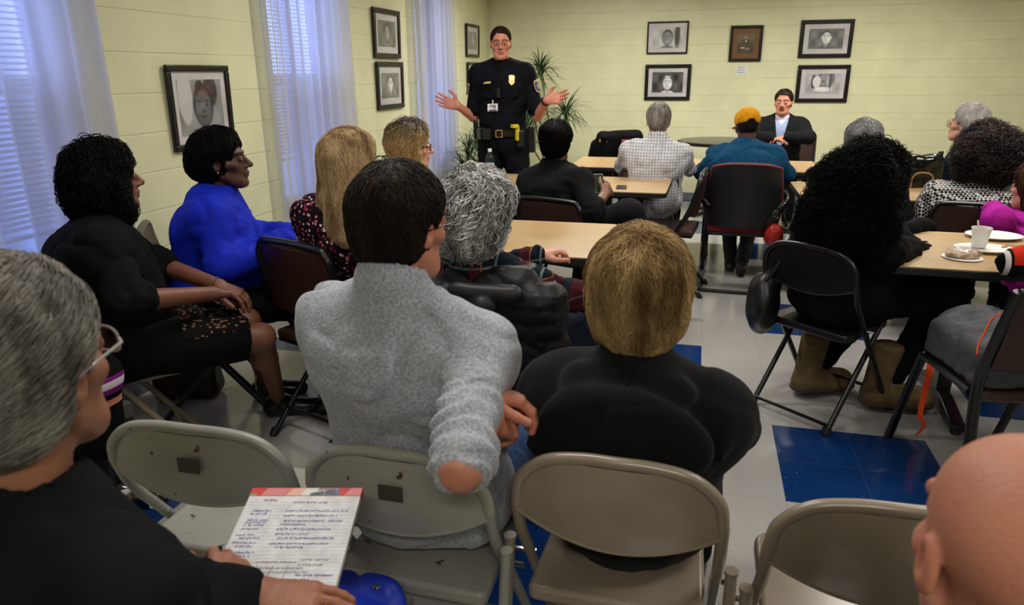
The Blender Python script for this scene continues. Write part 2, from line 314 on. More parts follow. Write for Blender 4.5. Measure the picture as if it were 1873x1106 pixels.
# ------------------------------------------------------------------ framed photographs
def paint(kind, W_, H_):
    yy, xx = np.mgrid[0:H_, 0:W_]; x = (xx/(W_-1)-.5)*W_/H_; y = .5-yy/(H_-1)
    def el(cx, cy, rx, ry, s=.12): d = ((x-cx)/rx)**2+((y-cy)/ry)**2; return np.clip((1-d)/s/2+.5, 0, 1)
    img = {'a': .42, 'b': .25, 'c': .16, 'd': .68, 'e': .3, 'f': .6, 'g': .4, 'h': .12}[kind]+.1*np.sin(x*9+1)*np.sin(y*7)
    def put(m, v):
        nonlocal img; img = img*(1-m)+v*m
    if kind == 'g':
        put(el(.05, 0, .16, .42), .75); put(el(-.2, -.35, .5, .2), .35); put(el(.05, .25, .1, .12), .6)
    elif kind == 'f':
        put(el(-.45, .1, .12, .35), .12); put(el(.15, .25, .42, .5), .3); put(el(.05, .2, .2, .3), .45); put(el(.0, .12, .13, .04), .25); put(el(.05, -.28, .42, .12), .92); put(el(-.3, .1, .2, .3), .85)
        put(el(.25, .1, .03, .5), .7); put(el(.38, .1, .03, .5), .15)
    elif kind == 'h':
        img = .05+.04*np.sin(y*5); put(el(-.02, .3, .09, .1), .17); put(el(0, -.15, .28, .38), .035); put(el(0, .12, .022, .05), .6); put(el(-.15, -.22, .12, .03), .35); put(el(.1, -.28, .12, .03), .22)
    else:
        fx, fy, fr, skin, hair, hs = {'a': (.05, -.02, .25, .22, .05, 1.16), 'b': (.06, .0, .22, .5, .1, 1.35), 'c': (0, -.05, .23, .85, .22, 1.25), 'd': (.0, -.03, .25, .4, .08, 1.12), 'e': (.02, .04, .22, .85, .1, 1.1)}[kind]
        if kind == 'd': put(el(.5, .1, .14, .6, .5), .15)
        if kind == 'a': put(el(.3, .3, .2, .3), .1); put(el(-.45, .2, .2, .5), .7); put(el(-.02, .35, .13, .14), .1)
        put(el(fx, fy-.62, .42, .28), {'c': .9, 'e': .25}.get(kind, .35)); put(el(fx, fy-.25, .1, .2), skin*.6)
        put(el(fx, fy+.05, fr*hs, fr*1.35*hs), hair); 
        if kind == 'e': put(el(fx-fr*1.08, fy+.02, .04, .08), skin*.8); put(el(fx+fr*1.08, fy+.02, .04, .08), skin*.8)
        if kind == 'c': put(el(fx, fy+.33, .16, .03), .85)
        put(el(fx, fy, fr, fr*1.33, .25), skin); put(el(fx+fr*.45, fy-.02, fr*.4, fr*.9, .6), skin*1.18)
        for s in (-1, 1):
            put(el(fx+s*fr*.42, fy+.06, fr*.24, fr*.13), skin*.75+.1); put(el(fx+s*fr*.42, fy+.06, fr*.11, fr*.12), .04); put(el(fx+s*fr*.42, fy+.13, fr*.3, fr*.06), hair+.05)
        put(el(fx, fy-.06, fr*.16, fr*.12), skin*.6); put(el(fx, fy-.16, fr*.36, fr*.08), .75 if kind in 'd' else skin*.5)
    img = np.clip(img, .01, 1)
    c = np.stack([img]*3, -1)**1.35
    if kind == 'h': c = c*np.array([1, .85, .6])*3+np.array([.035, .02, .008])
    return c
def portrait(name_lbl, plane, u0, u1, z0, z1, kind, fw=.04, matw=.05, frame_m=None, tilt=.02):
    """plane 'L' left wall (u=y) or 'B' back wall (u=x)"""
    W_, H_ = u1-u0, z1-z0; cu = (u0+u1)/2; d = .022
    loc = (XL+.002, cu, z0) if plane == 'L' else (cu, YB-.002, z0)
    r = empty('framed_photo', loc, PI/2 if plane == 'L' else 0, name_lbl, 'framed photo')
    r.rotation_euler = (tilt, 0, PI/2 if plane == 'L' else 0)
    fm = frame_m or G('black_frame_wood', (12, 11, 11), rough=.3)
    a = W_/2; fr = MB()
    for (x0, x1, q0, q1) in ((-a, a, 0, fw), (-a, a, H_-fw, H_), (-a, -a+fw, fw, H_-fw), (a-fw, a, fw, H_-fw)): fr.box((x0, -d, q0), (x1, 0, q1))
    fr.build('frame', fm, r, bevel=.006)
    mt = G('cream_mat_board', (212, 208, 208), rough=.8) if kind != 'h' else G('brown_mat_board', (112, 72, 34), rough=.8)
    MB().box((-a+fw-.004, -.008, fw-.004), (a-fw+.004, -.002, H_-fw+.004)).build('mat_board', mt, r, smooth=False)
    iw, ih = W_-2*fw-2*matw, H_-2*fw-2*matw; nx = 72; nz = max(8, int(72*ih/iw)); c = paint(kind, nx, nz)
    X, Z = np.meshgrid(np.linspace(-iw/2, iw/2, nx), np.linspace(H_/2+ih/2, H_/2-ih/2, nz)); V = np.stack([X, np.full_like(X, -.0095), Z], -1).reshape(-1, 3)
    i, j = np.meshgrid(np.arange(nz-1), np.arange(nx-1), indexing='ij'); q = (i*nx+j).ravel(); Fq = np.stack([q, q+nx, q+nx+1, q+1], 1)
    arr('photo_print', V, Fq, PRINT, r, c.reshape(-1, 3), smooth=False)
    MB().box((-a+fw-.003, -.0135, fw-.003), (a-fw+.003, -.0125, H_-fw+.003)).build('glass', GLASS, r, smooth=False)
portrait('large black-framed photo of a child hanging between the first two curtains', 'L', 3.14, 3.635, 1.115, 1.535, 'a', .032, .04)
portrait('upper black-framed photo of a curly-haired child beside the middle curtain', 'L', 5.57, 6.1, 1.605, 1.985, 'b', .04, .05)
portrait('lower black-framed photo of a short-haired child beside the middle curtain', 'L', 5.58, 6.12, 1.2, 1.58, 'e', .04, .05)
portrait('upper black-framed picture in the far corner left of the officer', 'L', 7.95, 8.43, 1.655, 2.0, 'g', .03, .05)
portrait('lower framed picture in the far corner partly behind the officer', 'L', 7.97, 8.45, 1.27, 1.6, 'b', .03, .05)
def bp(x0, y0, x1, y1): a = at(x0, y0, Y=YB); b = at(x1, y1, Y=YB); return a[0], b[0], b[2], a[2]
portrait('thin-framed photo of a smiling child, upper left on the far wall', 'B', *bp(1185, 40, 1257, 98), 'd', .018, .045)
portrait('framed photo of a girl with a headband, lower left on the far wall', 'B', *bp(1181, 118, 1261, 183), 'c', .04, .045)
portrait('framed photo of a boy with short hair, upper right on the far wall', 'B', *bp(1466, 37, 1555, 105), 'e', .042, .05)
portrait('framed photo of a child resting on folded arms, above the man in the suit', 'B', *bp(1460, 119, 1548, 187), 'f', .042, .05)
portrait('dark brown antique portrait in a dark frame, centre of the far wall', 'B', *bp(1337, 47, 1391, 112), 'h', .032, .055, G('dark_brown_frame', (22, 15, 12), rough=.35))
x0, x1, z0, z1 = bp(1346, 120, 1367, 136)
s = empty('paper_note', ((x0+x1)/2, YB-.001, z0), 0, 'small white handwritten note taped under the brown portrait', 'note')
MB().box((-.06, -.0015, 0), (.06, 0, z1-z0)).build('sheet', WHITEM, s, smooth=False)
INK = mat('blue_ink', (60, 66, 130), rough=.7)
def scribble(mb, x0, x1, y, h, fr, seed, th=.0005):
    r_ = np.random.default_rng(seed); n = max(8, int((x1-x0)/h*6)); x = np.linspace(x0, x1, n)+r_.normal(0, h*.15, n); ph = np.cumsum(r_.uniform(1.2, 3.0, n))
    yy = y+h*.5*np.sin(ph)*r_.uniform(.4, 1, n); gap = False; P = []
    for a, b in zip(x, yy):
        if r_.random() < .14 and len(P) > 3: mb.tube([fr(*q) for q in P], th, 4); P = []; continue
        P.append((a, b))
    if len(P) > 2: mb.tube([fr(*q) for q in P], th, 4)
mb = MB()
for k in range(3): scribble(mb, -.045, .045-.02*(k % 2), (z1-z0)*(.8-.28*k), .018, lambda a, b: (a, -.002, b), 30+k, .0016)
mb.build('handwriting', INK, s)

# ------------------------------------------------------------------ tables
def table(name_lbl, cx, cy, w_, d_, rz=0, legs=(-.55, .55), cat='table', top=None, ztop=.74):
    r = empty('folding_table', (cx, cy, 0), rz, name_lbl, cat); a, b = w_/2, d_/2
    def rr(x, y, rad, n=5):
        P = []
        for sx, sy, a0 in ((1, 1, 0), (-1, 1, 90), (-1, -1, 180), (1, -1, 270)):
            for k in range(n+1): t = math.radians(a0+90*k/n); P.append((sx*(x-rad)+rad*math.cos(t), sy*(y-rad)+rad*math.sin(t)))
        return P
    MB().prism(rr(a-.004, b-.004, .03), ztop-.004, ztop+.0005).build('laminate_top', top or WOOD, r)
    MB().prism(rr(a, b, .034), ztop-.034, ztop-.003).build('edge_band', BLKP, r, bevel=.004)
    MB().box((-a+.12, -.16, ztop-.075), (a-.12, -.13, ztop-.034)).box((-a+.12, .13, ztop-.075), (a-.12, .16, ztop-.034)).build('under_rail', BLKM, r)
    for lx in legs:
        l = MB().box((lx-.03, -.045, .07), (lx+.03, .045, ztop-.06)).build('leg_column', BLKM, r, bevel=.008)
        MB().box((lx-.05, -b+.1, ztop-.066), (lx+.05, b-.1, ztop-.034)).build('top_bracket', BLKM, r, bevel=.004)
        f = MB().prism([(-b+.06, .02), (-b+.06, .05), (-.1, .09), (.1, .09), (b-.06, .05), (b-.06, .02)], lx-.03, lx+.03, lambda p, q, c: (c, p, q)).build('foot_bar', BLKM, r, bevel=.006)
        for s in (-1, 1): MB().lathe([(.018, 0), (.024, .006), (.02, .022), (.008, .024)], (lx, s*(b-.09), 0), 12).build('leveler', BLKP, r)
    return r
t1 = table('maple folding table at which the curly grey-haired woman sits', -1.155, 3.29, 1.56, .74, 0, (-.55, .42))
t2 = table('maple folding table in front of the officer holding the water bottle and phone', -.985, 5.07, 1.6, .70, math.radians(-1), (-.6, .6))
t3 = table('long maple folding table at which the man in the checked shirt sits', -.05, 6.33, 2.0, .76, 0, (-.7, .14))
t3b = table('maple folding table continuing the far row behind the big curly hair', 1.9, 6.36, 1.8, .76, 0, (-.6, .6))
t4 = table('maple folding table at the right with plates and a foam cup', 1.53, 3.42, 1.5, .76, math.radians(-2), (-.38, .5))
t6 = table('maple folding table partly hidden behind the woman with big curly hair', 1.45, 5.08, 1.65, .68, 0, (-.55, .55))
r = empty('round_table', (.22, 8.02, 0), 0, 'round dark-topped table in front of the man in the suit', 'table')
zt = .79; MB().lathe([(.40, zt-.02), (.455, zt-.012), (.455, zt), (.44, zt+.003)], n=48).build('table_top', BLKL, r)
MB().lathe([(.445, zt-.034), (.462, zt-.03), (.462, zt-.004), (.455, zt-.002)], n=48).build('edge_band', BLKP, r)
MB().lathe([(.04, .05), (.04, zt-.05), (.12, zt-.034)], n=20).build('pedestal', BLKM, r)
for k in range(4):
    t = PI/4+k*PI/2; MB().tube([(.03*math.cos(t), .03*math.sin(t), .07), (.34*math.cos(t), .34*math.sin(t), .022)], [.03, .018], 10, flat=.7).build('foot', BLKM, r)

# ------------------------------------------------------------------ chairs
def steel_chair(loc, rz, m, lbl, w_=.43, sticker=False, h=.78, floorbar=False, bm=None, pm=None, group=None, tr=.0125, bow=.035):
    """folding steel chair, open seat towards +y"""
    r = empty('folding_chair', (*loc, 0), rz, lbl, 'chair', group); a = w_/2-tr; pm = pm or m
    # inverted U: back rest and front legs
    L_ = [(a, .235, .0), (a, -.06, .43), (a, -.15, .56), (a, -.185, .64)]
    top = smoothpath([(a, -.19, .66), (a-.012, -.197, h-.06), (a-.06, -.2, h-.018), (a-.13, -.202, h-.003), (0, -.206, h), (-a+.13, -.202, h-.003), (-a+.06, -.2, h-.018), (-a+.012, -.197, h-.06), (-a, -.19, .66)], 6)
    P = smoothpath(L_, 5)[:-1].tolist()+top.tolist()+[(-x, y, z) for x, y, z in smoothpath(L_, 5)[:-1].tolist()[::-1]]
    MB().tube(P, tr, 14, up=(1, 0, 0)).build('back_frame', m, r)
    for s in (-1, 1): MB().tube([(s*a, .24, .0), (s*a, .215, .035)], tr*1.45, 12).build('foot_cap', BLKP if m is BLKM else pm, r)
    def pan(u, v):
        x = (u-.5)*2*(a-.002); k = 1-(x/a)**2; zb = .66-.055*k*(1 if not floorbar else .9)-.02*(1 if k > 0 else 0)
        zt_ = h-.012-.10*max(0, abs(x)/a-.62)**2/.145; z = zb+(zt_-zb)*v
        return (x, -.192-bow*k*(.55+.3*math.sin(v*PI)), z)
    bp_ = MB().sheet(pan, 28, 8, .004).build('back_panel', pm, r, ang=60)
    lip = [pan(u, 0) for u in np.linspace(0, 1, 25)]; MB().tube(lip, .0045, 8).build('panel_lip', m, bp_)
    if sticker:
        MB().sheet(lambda u, v: (.005+(u-.5)*.052, -.192-bow*.95-.006, .675+v*.034), 4, 3, .0015).build('label_plate', G('worn_label', (70, 62, 52), rough=.5), bp_, label='worn dark brown label plate')
    # rear legs
    yr = -.27 if not floorbar else -.22
    for s in (-1, 1):
        q = s*(a+tr*1.95) if not floorbar else s*(a-tr*2.1)
        y0, z0 = (-.155, .54) if not floorbar else (.12, .44)
        MB().tube([(q, y0, z0), (q, yr, .0)], tr*.95, 12).build('rear_leg', m, r)
        MB().tube([(q, y0, z0-.002), (q, y0-.0005, z0+.006)], tr*1.12, 12).build('leg_cap', pm, r)
        MB().tube([(s*(a-tr), -.07, .45), (s*(a+tr*3.2), -.07-.08*0, .45)], .006, 8).build('pivot_bolt', CHROME, r)
        MB().tube([(q, yr, .0), (q, yr+.012, .03)], tr*1.5, 12).build('foot_cap', BLKP if m is BLKM else pm, r)
    qq = a+tr*1.95 if not floorbar else a-tr*2.1
    MB().tube([(-qq, -.22 if not floorbar else -.2, .2 if not floorbar else .035), (qq, -.22 if not floorbar else -.2, .2 if not floorbar else .035)], .008, 8).build('rear_crossbar', m, r)
    MB().tube([(-a, .16, .11), (a, .16, .11)], .008, 8).build('front_crossbar', m, r)
    # seat pan
    def seat_poly(e):
        P = []; wf, wb = w_/2-.028-e, w_/2-.03-e
        for cx_, cy_, a0 in ((wf*.93-.05, .205-.05-e, 0), (-wf*.93+.05, .205-.05-e, 90), (-wb+.02, -.175+.02+e, 180), (wb-.02, -.175+.02+e, 270)):
            rad = .05 if cy_ > 0 else .02
            for k in range(6): t = math.radians(a0+90*k/5); P.append((cx_+rad*math.cos(t), cy_+rad*math.sin(t)))
        return P
    MB().prism(seat_poly(0), .402, .438).build('seat', pm, r, bevel=.01)
    return r
def padded_chair(loc, rz, lbl, w_=.45, h=.86, group=None, name='padded_folding_chair', ry=-.26):
    r = empty(name, (*loc, 0), rz, lbl, 'chair', group); a = w_/2-.014
    P = smoothpath([(a, .24, 0), (a, -.05, .42), (a, -.15, .6), (a, -.20, h-.08), (a-.02, -.208, h-.025), (a-.07, -.212, h), (-a+.07, -.212, h), (-a+.02, -.208, h-.025), (-a, -.20, h-.08), (-a, -.15, .6), (-a, -.05, .42), (-a, .24, 0)], 5)
    MB().tube(P, .0135, 10, up=(1, 0, 0), flat=1.25).build('back_frame', BLKM, r)
    MB().sheet(lambda u, v: ((u-.5)*2*(a-.012), -.158-.045*v-.02*(1-(2*u-1)**2), .56+v*(h-.575)), 14, 8, .022).build('backrest', VINYL, r, ang=60)
    MB().prism([(-a+.02, -.18), (a-.02, -.18), (a-.01, .17), (a-.05, .21), (-a+.05, .21), (-a+.01, .17)], .425, .465).build('seat', VINYL, r, bevel=.014)
    MB().prism([(-a+.025, -.175), (a-.025, -.175), (a-.015, .165), (a-.055, .2), (-a+.055, .2), (-a+.015, .165)], .412, .426).build('seat_pan', BLKM, r)
    for s in (-1, 1):
        MB().tube([(s*(a-.028), .14, .41), (s*(a-.028), ry, 0)], .012, 10).build('rear_leg', BLKM, r)
        MB().tube([(s*a, .243, 0), (s*a, .222, .03)], .018, 10).build('foot_cap', BLKP, r); MB().tube([(s*(a-.028), ry-.002, 0), (s*(a-.028), ry+.02, .03)], .018, 10).build('foot_cap', BLKP, r)
    MB().tube([(-a+.028, ry+.09, .1), (a-.028, ry+.09, .1)], .007, 8).build('rear_crossbar', BLKM, r)
    MB().tube([(-a, .17, .1), (a, .17, .1)], .007, 8).build('front_crossbar', BLKM, r)
    return r
R = math.radians
steel_chair((-1.02, 1.37), R(1), GRY, 'empty chipped grey metal folding chair just beyond the notepad', .47, True, h=.765)
steel_chair((-.55, 1.375), R(-1), GRY, 'chipped grey metal folding chair under the man in the grey fleece', .42, True, h=.765)
steel_chair((-.107, 1.42), R(-1), BGE, 'beige metal folding chair under the person in the black hooded sweater', .43)
steel_chair((.375, 1.38), R(2), BGE, 'empty beige metal folding chair left of the bald head', .45)
steel_chair((.6, 3.29), R(-40), BLKM, 'glossy black metal folding chair under the woman with big curly hair', .45, floorbar=True, h=.79, bow=.02)
steel_chair((-2.1, 2.13), R(-42), BGE, 'beige folding chair under the woman in the black cardigan', .45)
padded_chair((-1.44, 2.62), R(-20), 'brown vinyl folding chair under the woman with long blonde hair')
padded_chair((-2.12, 2.66), R(-55), 'brown vinyl folding chair under the woman in the blue hoodie')
padded_chair((-.62, 2.33), R(5), 'black-framed folding chair with the puffer jacket over its back')
padded_chair((-.74, 4.17), R(-20), 'brown folding chair under the woman in black at the middle table', h=.80)
padded_chair((-.36, 5.62), R(0), 'brown folding chair under the man in the checked shirt', h=.80)
padded_chair((-.17, 5.1), R(84), 'empty brown folding chair standing sideways beside the table column', h=.84)
padded_chair((.96, 5.95), R(0), 'empty brown folding chair pushed to the far table right of the yellow cap', h=.8, w_=.42)
padded_chair((1.5, 4.5), R(-12), 'brown folding chair under the woman in the black and white knit', h=.80, w_=.46)
r = empty('side_chair', (1.13, 2.74, 0), R(10), 'brown vinyl chair with thick black legs holding the grey backpack', 'chair')
for s_ in (-1, 1):
    MB().tube(smoothpath([(s_*.215, .35, 0), (s_*.215, .2, .40), (s_*.215, .15, .44), (s_*.215, -.16, .445)], 5), .015, 10, flat=1.2).build('front_leg', BLKM, r)
    MB().tube(smoothpath([(s_*.215, -.26, 0), (s_*.215, -.19, .43), (s_*.215, -.22, .6), (s_*.215, -.30, .84)], 5), .016, 10, flat=1.2).build('back_leg', BLKM, r)
MB().tube([(-.215, -.30, .835), (.215, -.30, .835)], .015, 10).build('top_rail', BLKM, r)
MB().sheet(lambda u, v: ((u-.5)*.41, -.215-.08*v-.02*(1-(2*u-1)**2), .56+v*.27), 12, 6, .024).build('backrest', VINYL, r, ang=60)
MB().prism([(-.2, -.19), (.2, -.19), (.2, .2), (-.2, .2)], .415, .462).build('seat', VINYL, r, bevel=.015)
padded_chair((.95, 8.05), R(180), 'dark chair under the man in the suit', h=.88, name='dark_side_chair')
padded_chair((-1.72, 3.95), R(-45), 'brown folding chair under the woman with wavy blonde hair', h=.80)

# red-cushioned sled-base arm chair
RED = mat('red_upholstery', (120, 14, 26), rough=.75, bump=.3, bs=250); SHELL = mat('black_chair_shell', (20, 20, 22), rough=.42)
r = empty('sled_arm_chair', (.32, 5.34, 0), R(-2), 'red-cushioned black shell armchair on a sled base under the man in the yellow cap', 'chair')
def shell(u, v, o=0): x = (u-.5)*2; return (x*(.215+.02*math.sin(v*PI)), -.235-.07*(1-x*x)-.035*v-o, .47+.43*v-.03*abs(x)**3*v)
MB().sheet(lambda u, v: shell(u, v), 18, 12, .02).build('back_shell', SHELL, r, ang=60)
def cush(u, v): p = shell(u, v); return (p[0]*1.03, p[1]+.03, .455+(p[2]-.47)*1.05)
MB().sheet(cush, 18, 12, .04).build('back_cushion', RED, r, bevel=.01, ang=60)
MB().prism([(-.235, -.24), (.235, -.24), (.245, .2), (.2, .25), (-.2, .25), (-.245, .2)], .42, .48).build('seat_cushion', RED, r, bevel=.018)
MB().prism([(-.22, -.23), (.22, -.23), (.23, .19), (-.23, .19)], .395, .42).build('seat_shell', SHELL, r, bevel=.008)
for s in (-1, 1):
    MB().tube(smoothpath([(s*.24, .12, .41), (s*.25, .2, .2), (s*.25, .24, .02), (s*.25, .2, .013), (s*.25, -.24, .013), (s*.22, -.29, .013), (s*.05, -.30, .013), (0, -.3, .013)], 5), .0125, 10).build('sled_tube', BLKM, r)
    MB().tube(smoothpath([(s*.23, -.26, .6), (s*.285, -.22, .655), (s*.29, -.02, .665), (s*.285, .12, .655), (s*.27, .14, .58), (s*.24, .1, .42)], 5), .02, 10, flat=.6).build('arm_rest', SHELL, r)
# black office style chair with a uniform jacket by the far wall
r = empty('upholstered_chair', (-.62, 7.35, 0), R(30), 'black armchair with red seat back at the far wall, left of the checked shirt', 'chair')
MB().sheet(lambda u, v: ((u-.5)*.5, -.2-.05*(1-(2*u-1)**2), .45+v*.42), 12, 8, .05).build('backrest', RED, r, bevel=.015, ang=60)
MB().prism([(-.25, -.22), (.25, -.22), (.25, .22), (-.25, .22)], .4, .47).build('seat', RED, r, bevel=.02)
for s in (-1, 1):
    MB().tube(smoothpath([(s*.26, .2, .0), (s*.27, .2, .6), (s*.27, .1, .66), (s*.27, -.15, .66), (s*.25, -.24, .6)], 5), .018, 10).build('arm_rest', BLKP, r)
    MB().tube([(s*.25, -.22, .62), (s*.25, -.28, 0)], .014, 10).build('rear_leg', BLKM, r)

# ------------------------------------------------------------------ table-top things
def lathe_thing(name, loc, lbl, cat, parts, n=24):
    r = empty(name, loc, 0, lbl, cat)
    for pn, prof, m in parts: MB().lathe(prof, n=n).build(pn, m, r)
    return r
PLW = mat('foam_white', (225, 223, 218), rough=.55, var=.02)
PET = glass_mat('clear_plastic', (.93, .96, .97)); 
b = at(902, 311, Z=.745)
r = lathe_thing('water_bottle', (-1.52, 5.24, .7405), 'clear plastic water bottle with white cap on the table before the officer', 'bottle', [
    ('bottle_body', [(.028, .0), (.032, .006), (.032, .05), (.030, .056), (.032, .062), (.032, .13), (.026, .155), (.013, .178), (.012, .19)], PET),
    ('water', [(.029, .003), (.0305, .05), (.0305, .115)], glass_mat('water', (.8, .88, .9))), ('cap', [(.0145, .184), (.0148, .205), (.013, .207)], WHITEM),
    ('paper_label', [(.0326, .062), (.0328, .1), (.0326, .101)], mat('green_white_label', (120, 150, 130), rough=.5, c2=(215, 225, 220), vs=60))])
r = empty('smartphone', (-.497, 4.885, .7415), R(4), 'small black phone lying on the middle table right of the woman in black', 'phone')
MB().box((-.034, -.066, 0), (.034, .066, .008)).build('case', BLKP, r, bevel=.004); MB().box((-.03, -.058, .0082), (.03, .058, .0088)).build('screen', G('phone_glass', (40, 48, 40), rough=.08), r)
def plate(loc, rx, lbl, ry=None):
    r = empty('foam_plate', loc, 0, lbl, 'plate'); m = MB(); m.lathe([(.05, 0), (rx*.68, .001), (rx, .014), (rx+.002, .016), (rx, .017), (rx*.7, .0045), (.05, .003)], n=40); v = m.v[0]
    if ry: v[:, 1] *= ry/rx
    m.build('dish', PLW, r); return r
p1 = at(1817, 433, Z=.745); plate((*p1[:2], .7405), .115, 'white foam plate behind the foam cup', .1)
p2 = at(1800, 457, Z=.745); plate((*p2[:2], .7405), .115, 'white foam plate between the cup and the wrapped pastry', .085)
c = at(1797, 443, Z=.745)
r = lathe_thing('foam_cup', (1.205, 3.47, .747), 'white foam cup with coffee and a stirrer', 'cup', [('cup', [(.026, 0), (.028, .002), (.038, .082), (.0405, .084), (.0385, .087), (.036, .084), (.034, .07)], PLW), ('coffee', [(.02, .0745), (.034, .075)], mat('milky_coffee', (150, 105, 70), rough=.2))])
MB().box((-.015, -.002, .03), (-.008, 0, .118), rot=((0, 1, 0), -.25)).build('stirrer', PLW, r)
def vn(P, s, seed=0):
    r_ = np.random.default_rng(seed); tb = r_.uniform(-1, 1, (32, 32, 32)).astype(np.float32); Q = np.asarray(P)*s+7.3; i = np.floor(Q).astype(int); f = (Q-i); f = f*f*(3-2*f); i0 = i & 31; i1 = (i+1) & 31; o = 0
    for a in (0, 1):
        for b_ in (0, 1):
            for c_ in (0, 1):
                w_ = (f[..., 0] if a else 1-f[..., 0])*(f[..., 1] if b_ else 1-f[..., 1])*(f[..., 2] if c_ else 1-f[..., 2])
                o = o+w_*tb[(i1 if a else i0)[..., 0], (i1 if b_ else i0)[..., 1], (i1 if c_ else i0)[..., 2]]
    return o
PASTRY = mat('iced_pastry', (150, 104, 62), rough=.35, bump=.8, bs=50, c2=(222, 200, 180), vs=45)
WRAP = glass_mat('cling_wrap', (.97, .97, .97))
def blob(name_p, m, rx, ry, rz_, parent, seed, amp=.12, z=0, flat=True):
    me = MB(); n, k = 36, 14; V = []
    for j in range(1, k):
        t = PI*j/k
        for i in range(n): a = 2*PI*i/n; V.append((math.sin(t)*math.cos(a), math.sin(t)*math.sin(a), math.cos(t)))
    V += [(0, 0, 1), (0, 0, -1)]; V = np.array(V); V = V*(1+amp*vn(V, 2.6, seed)[:, None]+amp*.4*vn(V, 7, seed+1)[:, None]); V *= (rx, ry, rz_)
    if flat: V[:, 2] = np.maximum(V[:, 2], -rz_*.5)+rz_*.5
    V[:, 2] += z
    f = [(j*n+i, (j+1)*n+i, (j+1)*n+(i+1) % n, j*n+(i+1) % n) for j in range(k-2) for i in range(n)]; T_, B_ = (k-1)*n, (k-1)*n+1
    f += [(T_, i, (i+1) % n) for i in range(n)]+[(B_, (k-2)*n+(i+1) % n, (k-2)*n+i) for i in range(n)]
    return me.add(V, f).build(name_p, m, parent, ang=180)
p3 = at(1760, 470, Z=.745)
r = empty('wrapped_pastry', (p3[0], p3[1], .7415), .1, 'iced brown pastry wrapped in clear film on a small plate', 'pastry'); blob('pastry', PASTRY, .062, .045, .024, r, 5, z=.004)
m = MB().lathe([(.05, 0), (.07, .001), (.075, .004)], n=36); m.build('saucer', PLW, r)
blob('film', WRAP, .07, .052, .029, r, 8, .08, z=.003)
p3 = at(1850, 452, Z=.75)
r = empty('cookie', (p3[0], p3[1], .7415), 0, 'flat brown cookie lying at the right edge beside the plates', 'cookie'); blob('baked_dough', G('cookie_brown', (150, 104, 58), rough=.8, bump=.8, bs=90), .05, .04, .012, r, 9)

# ------------------------------------------------------------------ potted plants
LEAF = mat('dark_green_leaf', (44, 72, 36), rough=.42, var=.3, vs=20); LEAF2 = mat('grey_green_leaf', (54, 84, 44), rough=.45, var=.3, vs=20); STEM = mat('plant_stem', (92, 78, 50), rough=.8); POT = mat('terracotta_pot', (120, 70, 48), rough=.8); SOIL = mat('potting_soil', (34, 26, 20), rough=1, bump=1, bs=80)
def leaf_mesh(mb, base, d, L_, wd, droop, n=7):
    d = np.array(d, float); d /= np.linalg.norm(d); s = np.cross(d, (0, 0, 1)); s /= np.linalg.norm(s)+1e-6; P = []; p = np.array(base, float); v = d.copy()
    for i in range(n+1):
        t = i/n; w_ = wd*math.sin(PI*min(1, .12+.88*t))**.7*(1-t*.3) if t < 1 else .0005; nn = np.cross(s, v)
        P += [p-s*w_, p-nn*w_*.35, p+s*w_]; v = v+np.array([0, 0, -droop/n*(1+t)]); v /= np.linalg.norm(v); p = p+v*L_/n
    mb.add(P, [q for i in range(n) for q in ((i*3, i*3+3, i*3+4, i*3+1), (i*3+1, i*3+4, i*3+5, i*3+2))])
def dracaena(loc, heads, lbl, leafL=.32, nl=46, wd=.007, m=LEAF, pot=.16):
    r = empty('potted_dracaena', loc, 0, lbl, 'plant'); MB().lathe([(pot*.7, 0), (pot, pot*1.6), (pot*1.06, pot*1.6), (pot*1.06, pot*1.75), (pot*.95, pot*1.75), (pot*.92, pot*1.6)], n=28).build('pot', POT, r)
    MB().lathe([(.01, pot*1.6), (pot*.93, pot*1.61)], n=24).build('soil', SOIL, r)
    for k, h in enumerate(heads):
        h = np.array(h, float)-np.array(loc); b0 = np.array([.03*math.cos(k*2.4), .03*math.sin(k*2.4), pot*1.55]); mid = (b0+h)/2+np.array([rng.uniform(-.04, .04), rng.uniform(-.04, .04), 0])
        MB().tube(smoothpath([b0, mid, h], 6), .008, 8).build('stem', STEM, r); lf = MB()
        for i in range(nl):
            ph = i*2.4; el = rng.uniform(-.35, 1.3); d = (math.cos(ph)*math.cos(el), math.sin(ph)*math.cos(el), math.sin(el)); leaf_mesh(lf, h+np.array([0, 0, rng.uniform(-.08, .05)]), d, leafL*rng.uniform(.65, 1.1), wd, rng.uniform(.5, 1.3))
        o = lf.build('foliage', m, r, ang=180)
    return r
dracaena((-1.62, 8.2, 0), [at(1035, 205, Y=8.1), at(975, 205, Y=8.2), at(988, 130, Y=8.3), at(962, 250, Y=8.1)], 'tall leafy dracaena behind the officer on the right', .36, 80, .009)
dracaena((-1.9, 6.95, 0), [at(856, 280, Y=6.9), at(872, 262, Y=7.0), at(848, 312, Y=6.8)], 'bushy green dracaena left of the officer by the far curtain', .30, 70, .007)
pb = at(700, 300, Y=4.75)
r = empty('potted_umbrella_plant', (pb[0], 4.75, 0), 0, 'small umbrella-leaf plant between the two blonde women', 'plant')
MB().lathe([(.09, 0), (.12, .2), (.125, .22), (.11, .22), (.11, .2)], n=24).build('pot', POT, r); lf = MB(); st = MB()
for (px, py) in ((699, 285), (712, 297), (690, 300)):
    h = at(px, py, Y=4.75)-np.array([pb[0], 4.75, 0]); st.tube(smoothpath([(0, 0, .18), (h[0]*.4, h[1]*.4, .5), h], 6), .004, 6)
    for k in range(7): a = k*2*PI/7; leaf_mesh(lf, h, (math.cos(a), math.sin(a), .25), .085, .017, .6, 5)
st.build('stem', STEM, r); lf.build('foliage', G('glossy_leaf', (26, 66, 32), rough=.25), r, ang=180)

